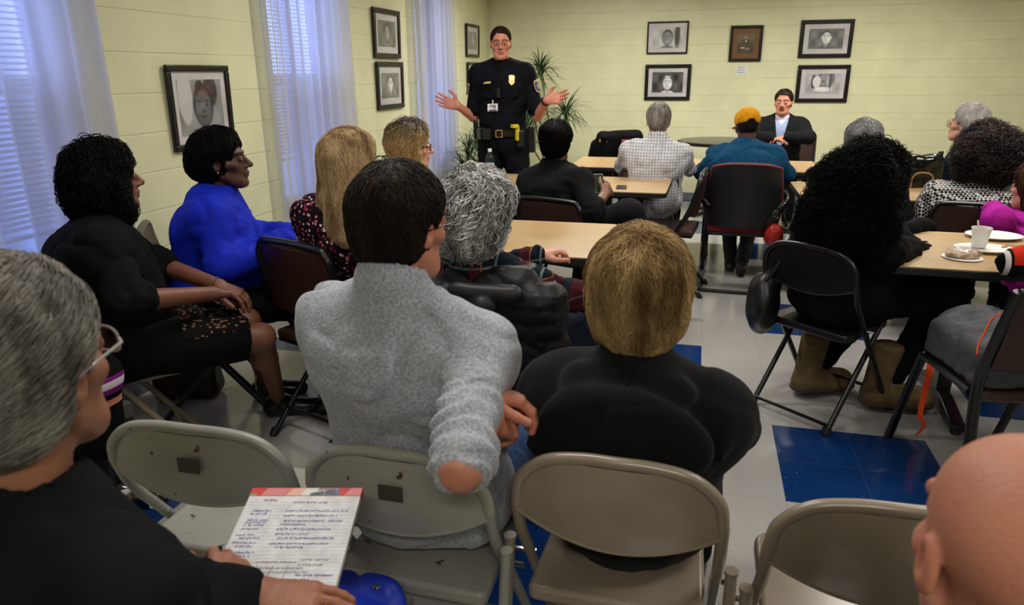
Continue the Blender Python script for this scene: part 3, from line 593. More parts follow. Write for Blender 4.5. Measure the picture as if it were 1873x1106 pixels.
# ------------------------------------------------------------------ solid modelling by signed distance
A_ = lambda *v: np.array(v, float)
def nrm(v): v = np.asarray(v, float); return v/(np.linalg.norm(v)+1e-9)
def smin(a, b, k):
    h = np.clip(.5+.5*(b-a)/k, 0, 1); return b+(a-b)*h-k*h*(1-h)
def smax(a, b, k): return -smin(-a, -b, k)
def cap(P, a, b, ra, rb=None, t_out=False):
    rb = ra if rb is None else rb; a = np.asarray(a, np.float32); ba = np.asarray(b, np.float32)-a; pa = P-a
    t = np.clip(pa@ba/(ba@ba+1e-9), 0, 1); d = np.linalg.norm(pa-t[:, None]*ba, axis=1)-(ra+(rb-ra)*t)
    return (d, t) if t_out else d
def ell(P, c, r, R=None):
    q = P-np.asarray(c, np.float32)
    if R is not None: q = q@np.asarray(R, np.float32)
    r = np.asarray(r, np.float32); k0 = np.linalg.norm(q/r, axis=1); k1 = np.linalg.norm(q/(r*r), axis=1)+1e-6; return k0*(k0-1)/k1
def isosurf(fn, lo, hi, v):
    lo = np.asarray(lo, float)-3*v; n = (np.ceil((np.asarray(hi)+3*v-lo)/v/4)).astype(int); c = 4*v
    g = np.stack(np.meshgrid(*[np.arange(k) for k in n], indexing='ij'), -1).reshape(-1, 3)
    dc = fn((lo+(4*g+1.5)*v).astype(np.float32)); act = np.abs(dc) < c*1.7
    D = np.where(dc < 0, -1, 1).astype(np.float32).reshape(n); D = D.repeat(4, 0).repeat(4, 1).repeat(4, 2)
    ga = g[act]*4; off = np.stack(np.meshgrid(*[np.arange(4)]*3, indexing='ij'), -1).reshape(-1, 3)
    I = (ga[:, None]+off[None]).reshape(-1, 3)
    for s in range(0, len(I), 400000):
        J = I[s:s+400000]; D[J[:, 0], J[:, 1], J[:, 2]] = fn((lo+J*v).astype(np.float32))
    D[0] = D[-1] = 1; D[:, 0] = D[:, -1] = 1; D[:, :, 0] = D[:, :, -1] = 1
    S = D < 0; cnt = np.zeros([k-1 for k in D.shape], np.int8)
    for a in (0, 1):
        for b in (0, 1):
            for e in (0, 1): cnt += S[a:a+cnt.shape[0], b:b+cnt.shape[1], e:e+cnt.shape[2]]
    C = np.argwhere((cnt > 0) & (cnt < 8)); idx = np.full(cnt.shape, -1, np.int32); idx[tuple(C.T)] = np.arange(len(C))
    acc = np.zeros((len(C), 3)); num = np.zeros(len(C)); cor = [(a, b, e) for a in (0, 1) for b in (0, 1) for e in (0, 1)]
    for p in cor:
        for ax in range(3):
            if p[ax]: continue
            q = list(p); q[ax] = 1; p_, q_ = np.array(p), np.array(q); d0 = D[tuple((C+p_).T)]; d1 = D[tuple((C+q_).T)]; m = (d0 < 0) != (d1 < 0)
            t = np.clip(d0/(d0-d1+1e-12), 0, 1); acc[m] += (p_+(q_-p_)*t[:, None])[m]; num[m] += 1
    V = lo+(C+acc/num[:, None])*v; Q = []
    for ax in range(3):
        sl0 = [slice(1, -1)]*3; sl1 = list(sl0); sl0[ax] = slice(0, -1); sl1[ax] = slice(1, None)
        a, b = S[tuple(sl0)], S[tuple(sl1)]; E_ = np.argwhere(a != b); flip = a[tuple(E_.T)]
        base = E_.copy()
        for k in range(3):
            if k != ax: base[:, k] += 1
        u, w_ = (ax+1) % 3, (ax+2) % 3; eu = np.eye(3, dtype=int)[u]; ew = np.eye(3, dtype=int)[w_]
        q = np.stack([idx[tuple((base-eu-ew).T)], idx[tuple((base-ew).T)], idx[tuple(base.T)], idx[tuple((base-eu).T)]], 1)
        q[~flip] = q[~flip][:, ::-1]; Q.append(q)
    Q = np.vstack(Q); return V, Q[(Q >= 0).all(1)]
def join(parts):
    V = []; F_ = []; n = 0
    for v, f in parts: V.append(v); F_.append(f+n); n += len(v)
    return np.vstack(V), np.vstack(F_)
def grad(fn, P, e=.002):
    P = P.astype(np.float32); g = np.stack([fn(P+A_(e, 0, 0))-fn(P-A_(e, 0, 0)), fn(P+A_(0, e, 0))-fn(P-A_(0, e, 0)), fn(P+A_(0, 0, e))-fn(P-A_(0, 0, e))], 1)
    return g/(np.linalg.norm(g, axis=1)[:, None]+1e-9)
def strands(fn, seeds, flow, L_=.04, seg=6, r=.0008, off=.003, lift=0, curl=0, cfreq=3, noise=.25, seed=0, stiff=0):
    """tapered hair locks that run over the surface of a solid"""
    r_ = np.random.default_rng(seed); n = len(seeds); P = seeds.astype(float)+0; ln = r_.uniform(.6, 1.15, n)[:, None]*L_/seg
    pts = [P.copy()]; nz_ = r_.normal(0, noise, (n, 3)); prev = None; offs = r_.uniform(0, 1, n)*off
    for k in range(seg):
        g = grad(fn, P); d = flow(P)+nz_+vn(P, 30, seed)[:, None]*noise*.8; d = d-g*(d*g).sum(1)[:, None]*(1-stiff); d /= np.linalg.norm(d, axis=1)[:, None]+1e-9
        if prev is not None: d = nrm_rows(d*.55+prev*.45)
        prev = d; P = P+d*ln
        if stiff < .5: P = P-g*((fn(P.astype(np.float32))-offs-lift*(k+1)/seg)[:, None])
        pts.append(P.copy())
    C_ = np.stack(pts, 1); T = np.gradient(C_, axis=1); T /= np.linalg.norm(T, axis=2)[..., None]+1e-9
    up = r_.normal(0, 1, (n, 1, 3)); U_ = np.cross(T, up); U_ /= np.linalg.norm(U_, axis=2)[..., None]+1e-9; W_ = np.cross(T, U_)
    t = np.linspace(0, 1, seg+1)[None, :, None]
    if curl:
        ph = r_.uniform(0, 6.28, (n, 1, 1)); cr = curl*r_.uniform(.5, 1.3, (n, 1, 1)); a = ph+2*PI*cfreq*t*r_.uniform(.7, 1.3, (n, 1, 1))
        C_ = C_+cr*np.minimum(1, t*3)*(np.cos(a)*U_+np.sin(a)*W_)
    rr = r*(1-.85*t**2)*r_.uniform(.6, 1.4, (n, 1, 1)); V = []
    for k in range(3): a = 2*PI*k/3; V.append(C_+rr*(math.cos(a)*U_+math.sin(a)*W_))
    V = np.stack(V, 2).reshape(-1, 3); m = (seg+1)*3; b = (np.arange(n)*m)[:, None, None]; s_ = (np.arange(seg)*3)[None, :, None]; k_ = np.arange(3)[None, None]
    i0 = b+s_+k_; i1 = b+s_+(k_+1) % 3; return V, np.stack([i0, i1, i1+3, i0+3], -1).reshape(-1, 4)
def nrm_rows(a): return a/(np.linalg.norm(a, axis=1)[:, None]+1e-9)

# ------------------------------------------------------------------ people
def hvec(deg): a = math.radians(deg); return A_(math.sin(a), math.cos(a), 0)     # 0 = away from the windowless rear wall, 90 = right
def head_sdf(q, jaw=1., nose=1., fem=0., open_=0):
    d = ell(q, (0, -.014, .042), (.077, .098, .083)); d = smin(d, ell(q, (0, .028, -.03), (.055*jaw, .064, .084)), .03)
    d = smin(d, cap(q, (-.02, .054, -.086), (.02, .054, -.086), .023*jaw), .025); d = smin(d, ell(q, (0, .072, -.098), (.02, .018, .017)), .02)
    for s in (-1, 1):
        d = smin(d, cap(q, (s*.050*jaw, .004, -.055), (s*.024, .058, -.092), .014), .025)
        d = smin(d, cap(q, (s*.048, .058, -.018), (s*.06, .03, -.01), .016), .02)
        d = smin(d, cap(q, (s*.012, .088, .03), (s*.045, .074, .032), .009*(1-.3*fem)), .014)
        d = smax(d, -ell(q, (s*.031, .100, .008), (.021, .018, .013)), .012)
        d = smin(d, ell(q, (s*.031, .0835, .005), (.015, .0108, .0115)), .004)
        d = smin(d, cap(q, (s*.020, .090, .0150), (s*.043, .084, .0145), .0030), .004)
        d = smax(d, -ell(q, (s*.031, .0965, .0035), (.0125, .009, .0045)), .0015)
        qe = q-A_(s*.079, -.008, -.004); e = ell(qe, (0, 0, 0), (.008, .019, .031)); e = smax(e, -ell(qe, (s*.007, .004, .004), (.006, .010, .018)), .004); d = smin(d, e, .007)
    n_ = cap(q, (0, .089, .014), (0, .108+.004*nose, -.024), .0075, .0125*nose); n_ = smin(n_, ell(q, (-.012, .098, -.03), (.008, .010, .008)), .008); n_ = smin(n_, ell(q, (.012, .098, -.03), (.008, .010, .008)), .008)
    d = smin(d, n_, .010)
    d = smin(d, ell(q, (0, .086, -.055), (.024, .014, .011)), .012)
    up = smin(cap(q, (-.02, .085, -.0585), (0, .0955, -.056), .0042, .0058), cap(q, (.02, .085, -.0585), (0, .0955, -.056), .0042, .0058), .004); lo_ = cap(q, (-.015, .087, -.068), (.015, .087, -.068), .0075)
    d = smin(d, up, .003); d = smin(d, lo_, .0035); d = smax(d, -cap(q, (-.020, .0985, -.0628-open_*.3), (.020, .0985, -.0628-open_*.3), .0024+open_), .002)
    return d
def hand_sdf(P, wr, di, nn, side, curl=(.5, .6, .4), spread=.12, thumb=.6, sc=1., curls=None):
    di = nrm(di); nn = nrm(nn-di*np.dot(nn, di)); th = np.cross(di, nn)*(-1 if side > 0 else 1); d = None
    def add(x, k=.008):
        nonlocal d; d = x if d is None else smin(d, x, k)
    kb = []
    for i, (o, l0) in enumerate(((.031, .088), (.011, .093), (-.010, .089), (-.030, .08))):
        b = wr+di*l0*sc+th*o*sc+nn*(.003 if i in (1, 2) else 0); kb.append(b); add(cap(P, wr+th*o*.55*sc+di*.008, b, .0145*sc, .0115*sc), .014)
    add(ell(P, wr+di*.048*sc-nn*.002, (.034*sc, .045*sc, .0135*sc), np.stack([th, di, nn], 1)), .01)
    Ls = (.070, .078, .073, .057)
    for i in range(4):
        cu = curls[i] if curls else curl; dd = nrm(di+th*(1.5-i)*spread*.6); p = kb[i]; ang = 0
        for j, (fr, rad) in enumerate(((.45, .0092), (.31, .0083), (.24, .0075))):
            ang += cu[j]; v = dd*math.cos(ang)-nn*math.sin(ang); q = p+v*Ls[i]*fr*sc; c_ = cap(P, p, q, rad*sc*(1 if i < 3 else .88), rad*.92*sc*(1 if i < 3 else .88)); add(c_, .0035); p = q
    tb = wr+di*.022*sc+th*.026*sc-nn*.006; v1 = nrm(di*.62+th*thumb-nn*.25); t1 = tb+v1*.040*sc; v2 = nrm(di*.85+th*thumb*.45-nn*.2); t2 = t1+v2*.033*sc; t3 = t2+nrm(v2+di*.2-th*.1)*.024*sc
    add(cap(P, wr+di*.01, t1, .016*sc, .0125*sc), .014); add(cap(P, t1, t2, .0115*sc, .0102*sc), .004); add(cap(P, t2, t3, .010*sc, .0088*sc), .003)
    return d
SKIN = {'fair': (208, 152, 128), 'pale': (214, 164, 142), 'ruddy': (205, 136, 110), 'brown': (120, 78, 58), 'dark': (84, 54, 42), 'tan': (160, 108, 82)}
def skin(k):
    if 'skin_'+k not in MT: MT['skin_'+k] = mat('skin_'+k, SKIN[k], rough=.48, var=.07, vs=14, bump=.25, bs=220, spec=.4, attr=True, sss=.12)
    return MT['skin_'+k]
def creases(P, fs, seed):
    Q = P+.03*np.stack([vn(P, 7, seed+5), vn(P, 7, seed+6), vn(P, 7, seed+7)], 1); R_ = (P*0+Q)@np.array([[1, .5, 0], [-.4, 1, .3], [.1, -.3, .7]], np.float32)
    return np.exp(-(vn(R_, fs*1.1, seed+2)*5)**2)*1.2+np.exp(-(vn(R_*A_(.7, .7, 1.7), fs*2, seed+3)*5)**2)*.5
class Person:
    def __init__(s, lbl, H, body, face=None, pitch=0, roll=0, lean=.03, side=0, w=1., dpt=1., belly=0, seat=.45, sk='fair', vox=.012, headv=.0035, stand=False, pel=None, arms=None, legs=None, fem=0, jaw=1., tor=1., hsc=1., sh_drop=0, shtilt=0):
        s.lbl = lbl; s.H = np.asarray(H, float); s.f = hvec(body); s.r = A_(s.f[1], -s.f[0], 0); s.sk = skin(sk); s.vox = vox; s.headv = headv; s.w = w; s.dpt = dpt; s.belly = belly; s.fem = fem; s.jaw = jaw; s.hsc = hsc
        face = body if face is None else face; hf = hvec(face); hr = A_(hf[1], -hf[0], 0); pr = math.radians(pitch); s.hf = nrm(hf*math.cos(pr)+A_(0, 0, math.sin(pr))); hu = np.cross(hr, s.hf); rr = math.radians(roll)
        s.hr = hr*math.cos(rr)+hu*math.sin(rr); s.hu = -hr*math.sin(rr)+hu*math.cos(rr); s.Rh = np.stack([s.hr, s.hf, s.hu], 1)/hsc
        if pel is not None: s.pel = np.asarray(pel, float)
        else: s.pel = np.append((s.H-s.f*lean-s.r*side)[:2], seat+.10)
        s.NB = s.H-s.hf*.02+A_(0, 0, -.15*hsc)-s.f*.015; s.u = nrm(s.NB-s.pel); s.rr = nrm(s.r-s.u*np.dot(s.r, s.u)+A_(0, 0, shtilt)); s.ff = np.cross(s.u, s.rr); s.B = np.stack([s.rr, s.ff, s.u], 1)
        s.O = A_(s.pel[0], s.pel[1], 0); s.sh = {k: s.NB-s.u*(.070+sh_drop)+s.rr*k*.160*w for k in (-1, 1)}
        s.root = empty('person', (0, 0, 0), 0, lbl, 'person'); s.root.location = (s.O[0], s.O[1], 0); s.rootv = A_(s.O[0], s.O[1], 0)
        dz = s.sh[1][2]
        s.el = {}; s.wr = {}; s.hd = {}; s.hn = {}; s.hk = {}
        for k, a in zip((-1, 1), arms or (None, None)):
            a = a or dict(); s.el[k] = s.W(a.get('el', (k*.25*w, .03, dz-.27))); s.wr[k] = s.W(a.get('wr', (k*.12, .25, .66)))
            fd = nrm(s.wr[k]-s.el[k]); s.hd[k] = s.V(a['hd']) if 'hd' in a else fd; s.hn[k] = s.V(a['hn']) if 'hn' in a else A_(0, 0, 1); s.hk[k] = a.get('h', {})
            if a.get('nohand'): s.hk[k] = None
        s.hip = {k: s.pel+s.r*k*.088*w+A_(0, 0, 0) for k in (-1, 1)}; s.kn = {}; s.an = {}; s.to = {}
        for k, a in zip((-1, 1), legs or (None, None)):
            a = a or dict(); s.kn[k] = s.W(a.get('kn', (k*.12*w, .43, seat+.075))); s.an[k] = s.W(a.get('an', (k*.13*w, .45, .09))); td = s.V(a['td']) if 'td' in a else s.f; s.to[k] = s.an[k]+td*.15+A_(0, 0, -.055 if 'tz' not in a else a['tz'])
    def W(s, p): return p if isinstance(p, np.ndarray) else s.O+s.r*p[0]+s.f*p[1]+A_(0, 0, p[2])
    def V(s, p): return nrm(p if isinstance(p, np.ndarray) else s.r*p[0]+s.f*p[1]+A_(0, 0, p[2]))
    def hq(s, P): return (P-s.H.astype(np.float32))@s.Rh.astype(np.float32)
    def T(s, x, y, z): return s.H+s.hsc*(s.hr*x+s.hf*y+s.hu*z)          # head-local point to world
    def torso(s, P, e=0, pe=None):
        w, d_, B = s.w, s.dpt, s.B; L_ = np.linalg.norm(s.NB-s.pel); pe = e if pe is None else pe
        c = s.NB-s.u*.235; d = ell(P, c, (.158*w+e, .112*d_+e, .195+e), B)
        mid = s.pel*.5+c*.5+s.ff*s.belly*.4; d = smin(d, ell(P, mid, (.142*w+pe, .112*d_+pe+s.belly*.6, max(.14, L_*.30)+pe), B), .05)
        d = smin(d, ell(P, s.pel+s.u*.03-s.f*.02, (.165*w+pe, .125*d_+pe, .12+pe), B), .05)
        d = smin(d, cap(P, s.sh[-1], s.sh[1], .046+e*.9), .07)
        if e > .005: d = smin(d, ell(P, s.NB-s.u*.135-s.ff*.01, (.185*w+e, .110*d_+e, .115+e), B), .06)
        for k in (-1, 1): d = smin(d, cap(P, s.NB-s.u*.012, s.sh[k], .056+e*.7, .047+e*.9), .05)
        if s.fem:
            for k in (-1, 1): d = smin(d, ell(P, c+s.rr*k*.065*w+s.ff*(.085*d_)-s.u*.03, (.062+e, .055+e, .062+e), B), .05)
        return d
    def arm(s, P, k, e=0, to=1., scr=0, seed=0, bulk=1.):
        sh, el, wr = s.sh[k], s.el[k], s.wr[k]
        if to < 0: el = sh+(el-sh)*(-to)
        d, t = cap(P, sh, el, (.045*bulk+e*.9), (.040*bulk+e*.9), True)
        if to < 0 and scr: x1 = (P-sh)@nrm(el-sh).astype(np.float32); ph = 5*vn(P, 13, seed+1); d = d-scr*(np.sin(x1*190+ph)*(.6+.6*vn(P, 17, seed+4))+1.2*vn(P, 14, seed+9))*np.clip(t*2-.5, 0, 1)
        if to > 0:
            w2 = el+(wr-el)*to; d2, t2 = cap(P, el, w2, .040*bulk+e, (.040*bulk+(.028-.040)*to+e*1.05), True)
            if scr:
                ax = nrm(w2-el); x = (P-el)@ax.astype(np.float32); d2 = d2-scr*np.maximum(0, np.sin(x*120+3*vn(P, 14, seed)))*(.4+t2)-scr*.5*vn(P, 30, seed+3)
                x1 = (P-sh)@nrm(el-sh).astype(np.float32); d = d-scr*.8*np.maximum(0, np.sin(x1*75+4*vn(P, 10, seed+1)))*np.clip(t*1.6-.5, 0, 1)
            d = smin(d, d2, .02)
        return d
    def leg(s, P, k, e=0, to=1.):
        d = cap(P, s.hip[k], s.kn[k], .083*s.w**.5+e, .056+e); an = s.kn[k]+(s.an[k]-s.kn[k])*to
        c2 = cap(P, s.kn[k], an, .054+e, .054+(.037-.054)*to+e*1.1); c2 = smin(c2, ell(P, s.kn[k]*.68+s.an[k]*.32-s.f*.018, (.045+e,)*3), .04); return smin(d, c2, .03)
    def put(s, name, parts, m, parent=None, cols=None, lbl=None):
        V, Fq = join(parts) if isinstance(parts, list) else parts; o = arr(name, V-s.rootv, Fq, m, parent or s.root, cols)
        if lbl: o['label'] = lbl
        return o
    def box(s, pts, m): pts = np.array(pts); return pts.min(0)-m, pts.max(0)+m
    def body(s, bare_legs=False, hands=True, hv=.0035, neck=True, brow=(60, 45, 38), brow_on=True, lips=(.80, .42, .42), nose=1., open_=0, blush=0):
        parts = []; cols = []
        def ff_(P):
            d = s.torso(P, -.006)
            for k in (-1, 1): d = smin(d, s.arm(P, k, -.002, .9), .02); d = smin(d, s.leg(P, k, -.004), .03)
            return d
        pts = [s.NB, s.pel]+list(s.sh.values())+list(s.el.values())+list(s.wr.values())+list(s.kn.values())+list(s.an.values())+list(s.hip.values())
        V, Fq = isosurf(ff_, *s.box(pts, .13), max(s.vox*1.5, .012)); parts.append((V, Fq)); cols.append(np.ones((len(V), 3)))
        nb = s.NB-A_(0, 0, .02)
        def hf_(P):
            q = s.hq(P); d = head_sdf(q, s.jaw, nose, s.fem, open_)*s.hsc; nd = cap(P, nb, s.T(0, -.022, -.03), .060-.008*s.fem, .053-.006*s.fem); return smin(d, nd, .018)
        V, Fq = isosurf(hf_, *s.box([s.H, nb], .14*s.hsc), s.headv); q = s.hq(V.astype(np.float32)); c = np.ones((len(V), 3))
        lp = np.clip(1.5-np.abs(q[:, 2]+.0625)/.008, 0, 1)*np.clip(1.5-np.abs(q[:, 0])/.017, 0, 1)*(q[:, 1] > .082); c = c*(1-lp[:, None])+lp[:, None]*A_(*lips)
        if brow_on:
            yb = .0325-.12*(np.abs(q[:, 0])-.03)**2/.01-.0; bm = np.clip(1.6-np.abs(q[:, 2]-yb)/.004, 0, 1)*(np.abs(np.abs(q[:, 0])-.030) < .019)*(q[:, 1] > .05); c = c*(1-.9*bm[:, None])+.9*bm[:, None]*(A_(*brow)/255)**1.3
        rd = np.clip(1-np.linalg.norm((np.abs(q)*[1, 1, 1]-A_(.045, .07, .02))*[1, 1, 1], axis=1)/.03, 0, 1)+np.clip(1-np.abs(np.abs(q[:, 0])-.08)/.01, 0, 1); c = c*(1-rd[:, None]*A_(.0, .07, .06))
        parts.append((V, Fq)); cols.append(c)
        if hands:
            for k in (-1, 1):
                if s.hk[k] is None: continue
                wr, el = s.wr[k], s.el[k]; e0 = el*.6+wr*.4 if np.linalg.norm(wr-el) > .05 else el
                def hh(P): return smin(hand_sdf(P, wr, s.hd[k], s.hn[k], k, **s.hk[k]), cap(P, el, wr, .040, .027), .016)
                tip = wr+nrm(s.hd[k])*.19; V, Fq = isosurf(hh, *s.box([el, wr, tip, wr-s.hn[k]*.08, wr+s.hn[k]*.04], .055), hv); parts.append((V, Fq)); c = np.ones((len(V), 3)); x = np.clip(np.linalg.norm(V-wr, axis=1)/.18, 0, 1)[:, None]
                c = c*(1-.12*x*A_(0, 1, 1)); cols.append(c)
        s.bo = s.put('body', parts, s.sk, None, np.vstack(cols)); return s
    def eyes(s):
        ew = G('eye_white', (215, 208, 200), rough=.2); ei = G('dark_iris', (36, 24, 18), rough=.1)
        for k in (-1, 1):
            c = s.T(k*.031, .0835, .0045)-s.rootv; e = MB().lathe([(.0001, -.0098), (.005, -.0085), (.0085, -.005), (.0098, 0), (.0085, .005), (.005, .0085), (.0001, .0098)], (0, 0, 0), 14)
            v = e.v[0]; e.v[0] = v@np.stack([s.hr, s.hu, s.hf], 0)+c; eo = e.build('eye', ew, s.root)
            i = MB().lathe([(.0001, .0104), (.0046, .0099), (.0052, .0075)], (0, 0, 0), 12); v = i.v[0]; i.v[0] = v@np.stack([s.hr, s.hu, s.hf], 0)+c; i.build('iris', ei, eo)
        return s
    def glasses(s, m, rx=.024, rz=.017, th=.0013, lens=True, temple=True, full=True):
        o = None; g = MB()
        for k in (-1, 1):
            P = [s.T(k*.032+rx*np.sign(math.cos(a))*abs(math.cos(a))**.7, .1055-.006*abs(math.cos(a))*(math.cos(a)*k > 0), .002+rz*np.sign(math.sin(a))*abs(math.sin(a))**.7)-s.rootv for a in np.linspace(0, 2*PI, 28, endpoint=False)]
            g.tube(P, th, 6, closed=True)
            if temple: g.tube([s.T(k*x, y, z)-s.rootv for x, y, z in ((.056, .1, .006), (.072, .085, .008), (.081, .02, .006), (.083, -.01, .002), (.08, -.022, -.014))], th*1.15, 6)
        g.tube([s.T(x, y, z)-s.rootv for x, y, z in ((-.009, .1085, .004), (0, .112, .007), (.009, .1085, .004))], th, 6); o = g.build('eyeglasses', m, s.root)
        if lens:
            for k in (-1, 1):
                l = MB(); P = [s.T(k*.032+rx*.96*np.sign(math.cos(a))*abs(math.cos(a))**.7, .105, .002+rz*.96*np.sign(math.sin(a))*abs(math.sin(a))**.7)-s.rootv for a in np.linspace(0, 2*PI, 28, endpoint=False)]
                l.add(P, [tuple(range(28))]); l.build('lens', GLASS, o, smooth=False)
        return s
    def top(s, name, m, e=.018, to=1., scr=.004, fold=.004, hem=-.06, neck=.0, collar=.012, vneck=None, k=.05, seed=1, extra=None, be=None, bulk=1., lbl=None, zh=None, open_=None, fs=9):
        hp = s.pel+s.u*hem
        def fn(P):
            d = s.torso(P, e, be)
            for kk in (-1, 1): d = smin(d, s.arm(P, kk, e*.8, to, scr, seed+kk, bulk), k)
            if extra: d = extra(P, d)
            d = d-fold*.8*vn(P, fs, seed)+fold*creases(P, fs, seed)
            d = smin(d, cap(P, s.NB-A_(0, 0, .03), s.NB+s.u*collar, .070+e*.45, .064+e*.35), .02)
            d = smax(d, -((P-hp)@s.u.astype(np.float32)) if zh is None else (zh-P[:, 2]), .012)
            d = smax(d, -cap(P, s.NB+s.u*(collar-.002), s.T(0, 0, .02), .056+e*.2), .006)
            if vneck: q = (P-s.NB.astype(np.float32))@s.B.astype(np.float32); dv = np.maximum(np.maximum(np.abs(q[:, 0])-np.clip((q[:, 2]+vneck[0])*vneck[1], -.05, .075), -q[:, 1]), -(q[:, 2]+vneck[0])); d = smax(d, -dv, .006)
            return d
        pts = [s.NB+A_(0, 0, .06), s.pel]+list(s.sh.values())+list(s.el.values())+list(s.wr.values()); s.topfn = fn
        return s.put(name, isosurf(fn, *s.box(pts, .17), s.vox), m, lbl=lbl)
    def pants(s, m, e=.012, to=.97, name='trousers', fold=.004, zcut=None, vox=None, tobelt=.08):
        def fn(P):
            d = smax(ell(P, s.pel+s.u*.02-s.f*.02, (.165*s.w+e, .125*s.dpt+e, .12+e), s.B), (P-(s.pel+s.u*tobelt))@s.u.astype(np.float32), .01)
            for k in (-1, 1): d = smin(d, s.leg(P, k, e, to), .04)
            d = d-fold*vn(P, 11, 5)+fold*creases(P, 9, 6); return d
        return s.put(name, isosurf(fn, *s.box([s.pel]+list(s.kn.values())+list(s.an.values())+list(s.hip.values()), .14), vox or s.vox), m)
    def shoes(s, m, name='shoe', h=.0, hi=0, e=0, v=.006, sides=(-1, 1), sole=None):
        for k in sides:
            an, to = s.an[k], s.to[k]; td = nrm((to-an)*A_(1, 1, 0)); z0 = an[2]-.09; heel = A_(an[0], an[1], z0+.035)-td*.03; toe = A_(to[0], to[1], z0+.03)+td*.01
            def fn(P):
                d = cap(P, heel, toe, .034+e, .036+e); d = smin(d, cap(P, heel+A_(0, 0, .01), an+A_(0, 0, hi-.01), .035+e, .042+e), .03); d = smin(d, cap(P, an-A_(0, 0, .03)+td*.02, toe-td*.04+A_(0, 0, .005), .034+e, .028+e), .03); d = smax(d, z0+.001-P[:, 2], .004)
                return smax(d, P[:, 2]-(an[2]+hi+.01), .006)
            so = s.put(name, isosurf(fn, *s.box([heel, toe, an+A_(0, 0, hi)], .07), v), m)
            if sole is not None: s.put('sole', isosurf(lambda P: smax(smax(cap(P*A_(1, 1, .2), heel*A_(1, 1, .2), toe*A_(1, 1, .2), .045+e, .046+e), P[:, 2]-z0-.022, .004), z0+.001-P[:, 2], .002), *s.box([heel, toe], .08), v), sole, so)
        return s
    # --- hair
    def shell(s, t=.012, hl=.03, nape=-.07, lump=.004, fr=30, extra=None, seed=3, sides=True):
        def fn(P):
            q = s.hq(P); hh = .8*q[:, 1]-.6*q[:, 2]-hl; tt = t*np.clip(-hh/.035, .12, 1)**.6; d = ell(q, (0, -.014, .042), (.0775, .0985, .0835))-tt; d = smin(d, ell(q, (0, -.03, -.02), (.066, .07, .06))-tt*.8, .03)
            d = smax(d, hh-.006*vn(q, 60, 2), .006); d = smax(d, nape-q[:, 2], .01)
            if sides: d = smax(d, -ell(q, (.085, .006, -.014), (.03, .026, .036)), .008); d = smax(d, -ell(q, (-.085, .006, -.014), (.03, .026, .036)), .008)
            d = d*s.hsc
            if extra: d = extra(P, q, d)
            return d-lump*vn(q*A_(1.6, 1.6, .6), fr, seed)-lump*.5*vn(q, fr*2.3, seed+1)
        return fn
    def hair(s, fn, m, lo, hi, v=.005, n=5000, flow=None, seed=1, name='hair', lbl=None, lock_m=None, keep=None, **kw):
        V, Fq = isosurf(fn, lo, hi, v); r_ = np.random.default_rng(seed); g = grad(fn, V[:: max(1, len(V)//60000)]) if False else None
        parts = [(V, Fq)]
        if n:
            I = r_.choice(len(V), n); S0 = V[I]
            if keep is not None: S0 = S0[keep(s.hq(S0.astype(np.float32)))]
            fl = flow or (lambda P: nrm_rows((P-s.T(0, -.035, .11))*1.0+0)*1-s.hu*.4); parts.append(strands(fn, S0, fl, seed=seed, **kw))
        return s.put(name, parts, m, lbl=lbl)
def hairmat(name, c, c2=None, rough=.5, vs=30, spec=.2):
    return mat(name, c, rough=rough, var=.35, vs=vs, c2=c2, spec=spec, stretch=(1, 1, .25))
def fabric(name, c, var=.1, vs=40, bump=.35, bs=300, c2=None, sheen=.0, rough=.9): return mat(name, c, rough=rough, var=var, vs=vs, bump=bump, bs=bs, c2=c2, sheen=sheen, spec=.12)
JEANS = fabric('blue_denim', (84, 112, 158), c2=(110, 140, 186), vs=60); DJEAN = fabric('dark_denim', (22, 27, 42), c2=(32, 39, 56), vs=60); BLACKF = fabric('black_fabric', (11, 11, 13)); GTROU = fabric('grey_trousers', (58, 60, 62)); BLKSHOE = mat('black_leather', (12, 12, 13), rough=.25)
NAVY = fabric('navy_fabric', (18, 22, 40)); WIRE = mat('thin_wire', (60, 55, 50), rough=.3, metal=1)
def pattern(name, base, fn, rough=.85):
    m = fabric(name, base, bump=.3); tc = N(m, 'ShaderNodeTexCoord'); sx = N(m, 'ShaderNodeSeparateXYZ'); m.node_tree.links.new(tc.outputs['Object'], sx.inputs[0])
    m.node_tree.links.new(fn(m, sx.outputs, tc.outputs['Object'], coln(m).links[0].from_socket), coln(m)); return m
def lines(m, s, per, wd, ph=0): return mth(m, 'LESS_THAN', mth(m, 'FRACT', mth(m, 'ADD', mth(m, 'DIVIDE', s, per), ph)), wd)
def checkfn(m, o, v, c):
    c = mixc(m, mth(m, 'MULTIPLY', lines(m, o[2], .021, .13), .8), c, lin((70, 78, 98))); return mixc(m, mth(m, 'MULTIPLY', lines(m, o[0], .021, .13), .8), c, lin((70, 78, 98)))
CHECK = pattern('white_check_cotton', (205, 205, 208), checkfn)
def plaidfn(m, o, v, c):
    for s, ph in ((2, 0), (0, .3)):
        c = mixc(m, mth(m, 'MULTIPLY', lines(m, o[s], .14, .28, ph), .5), c, lin((92, 20, 30))); c = mixc(m, mth(m, 'MULTIPLY', lines(m, o[s], .14, .05, ph+.5), .6), c, lin((120, 140, 140))); c = mixc(m, mth(m, 'MULTIPLY', lines(m, o[s], .14, .025, ph+.75), .7), c, lin((170, 110, 60)))
    return c
PLAID = pattern('dark_plaid_flannel', (16, 24, 34), plaidfn)
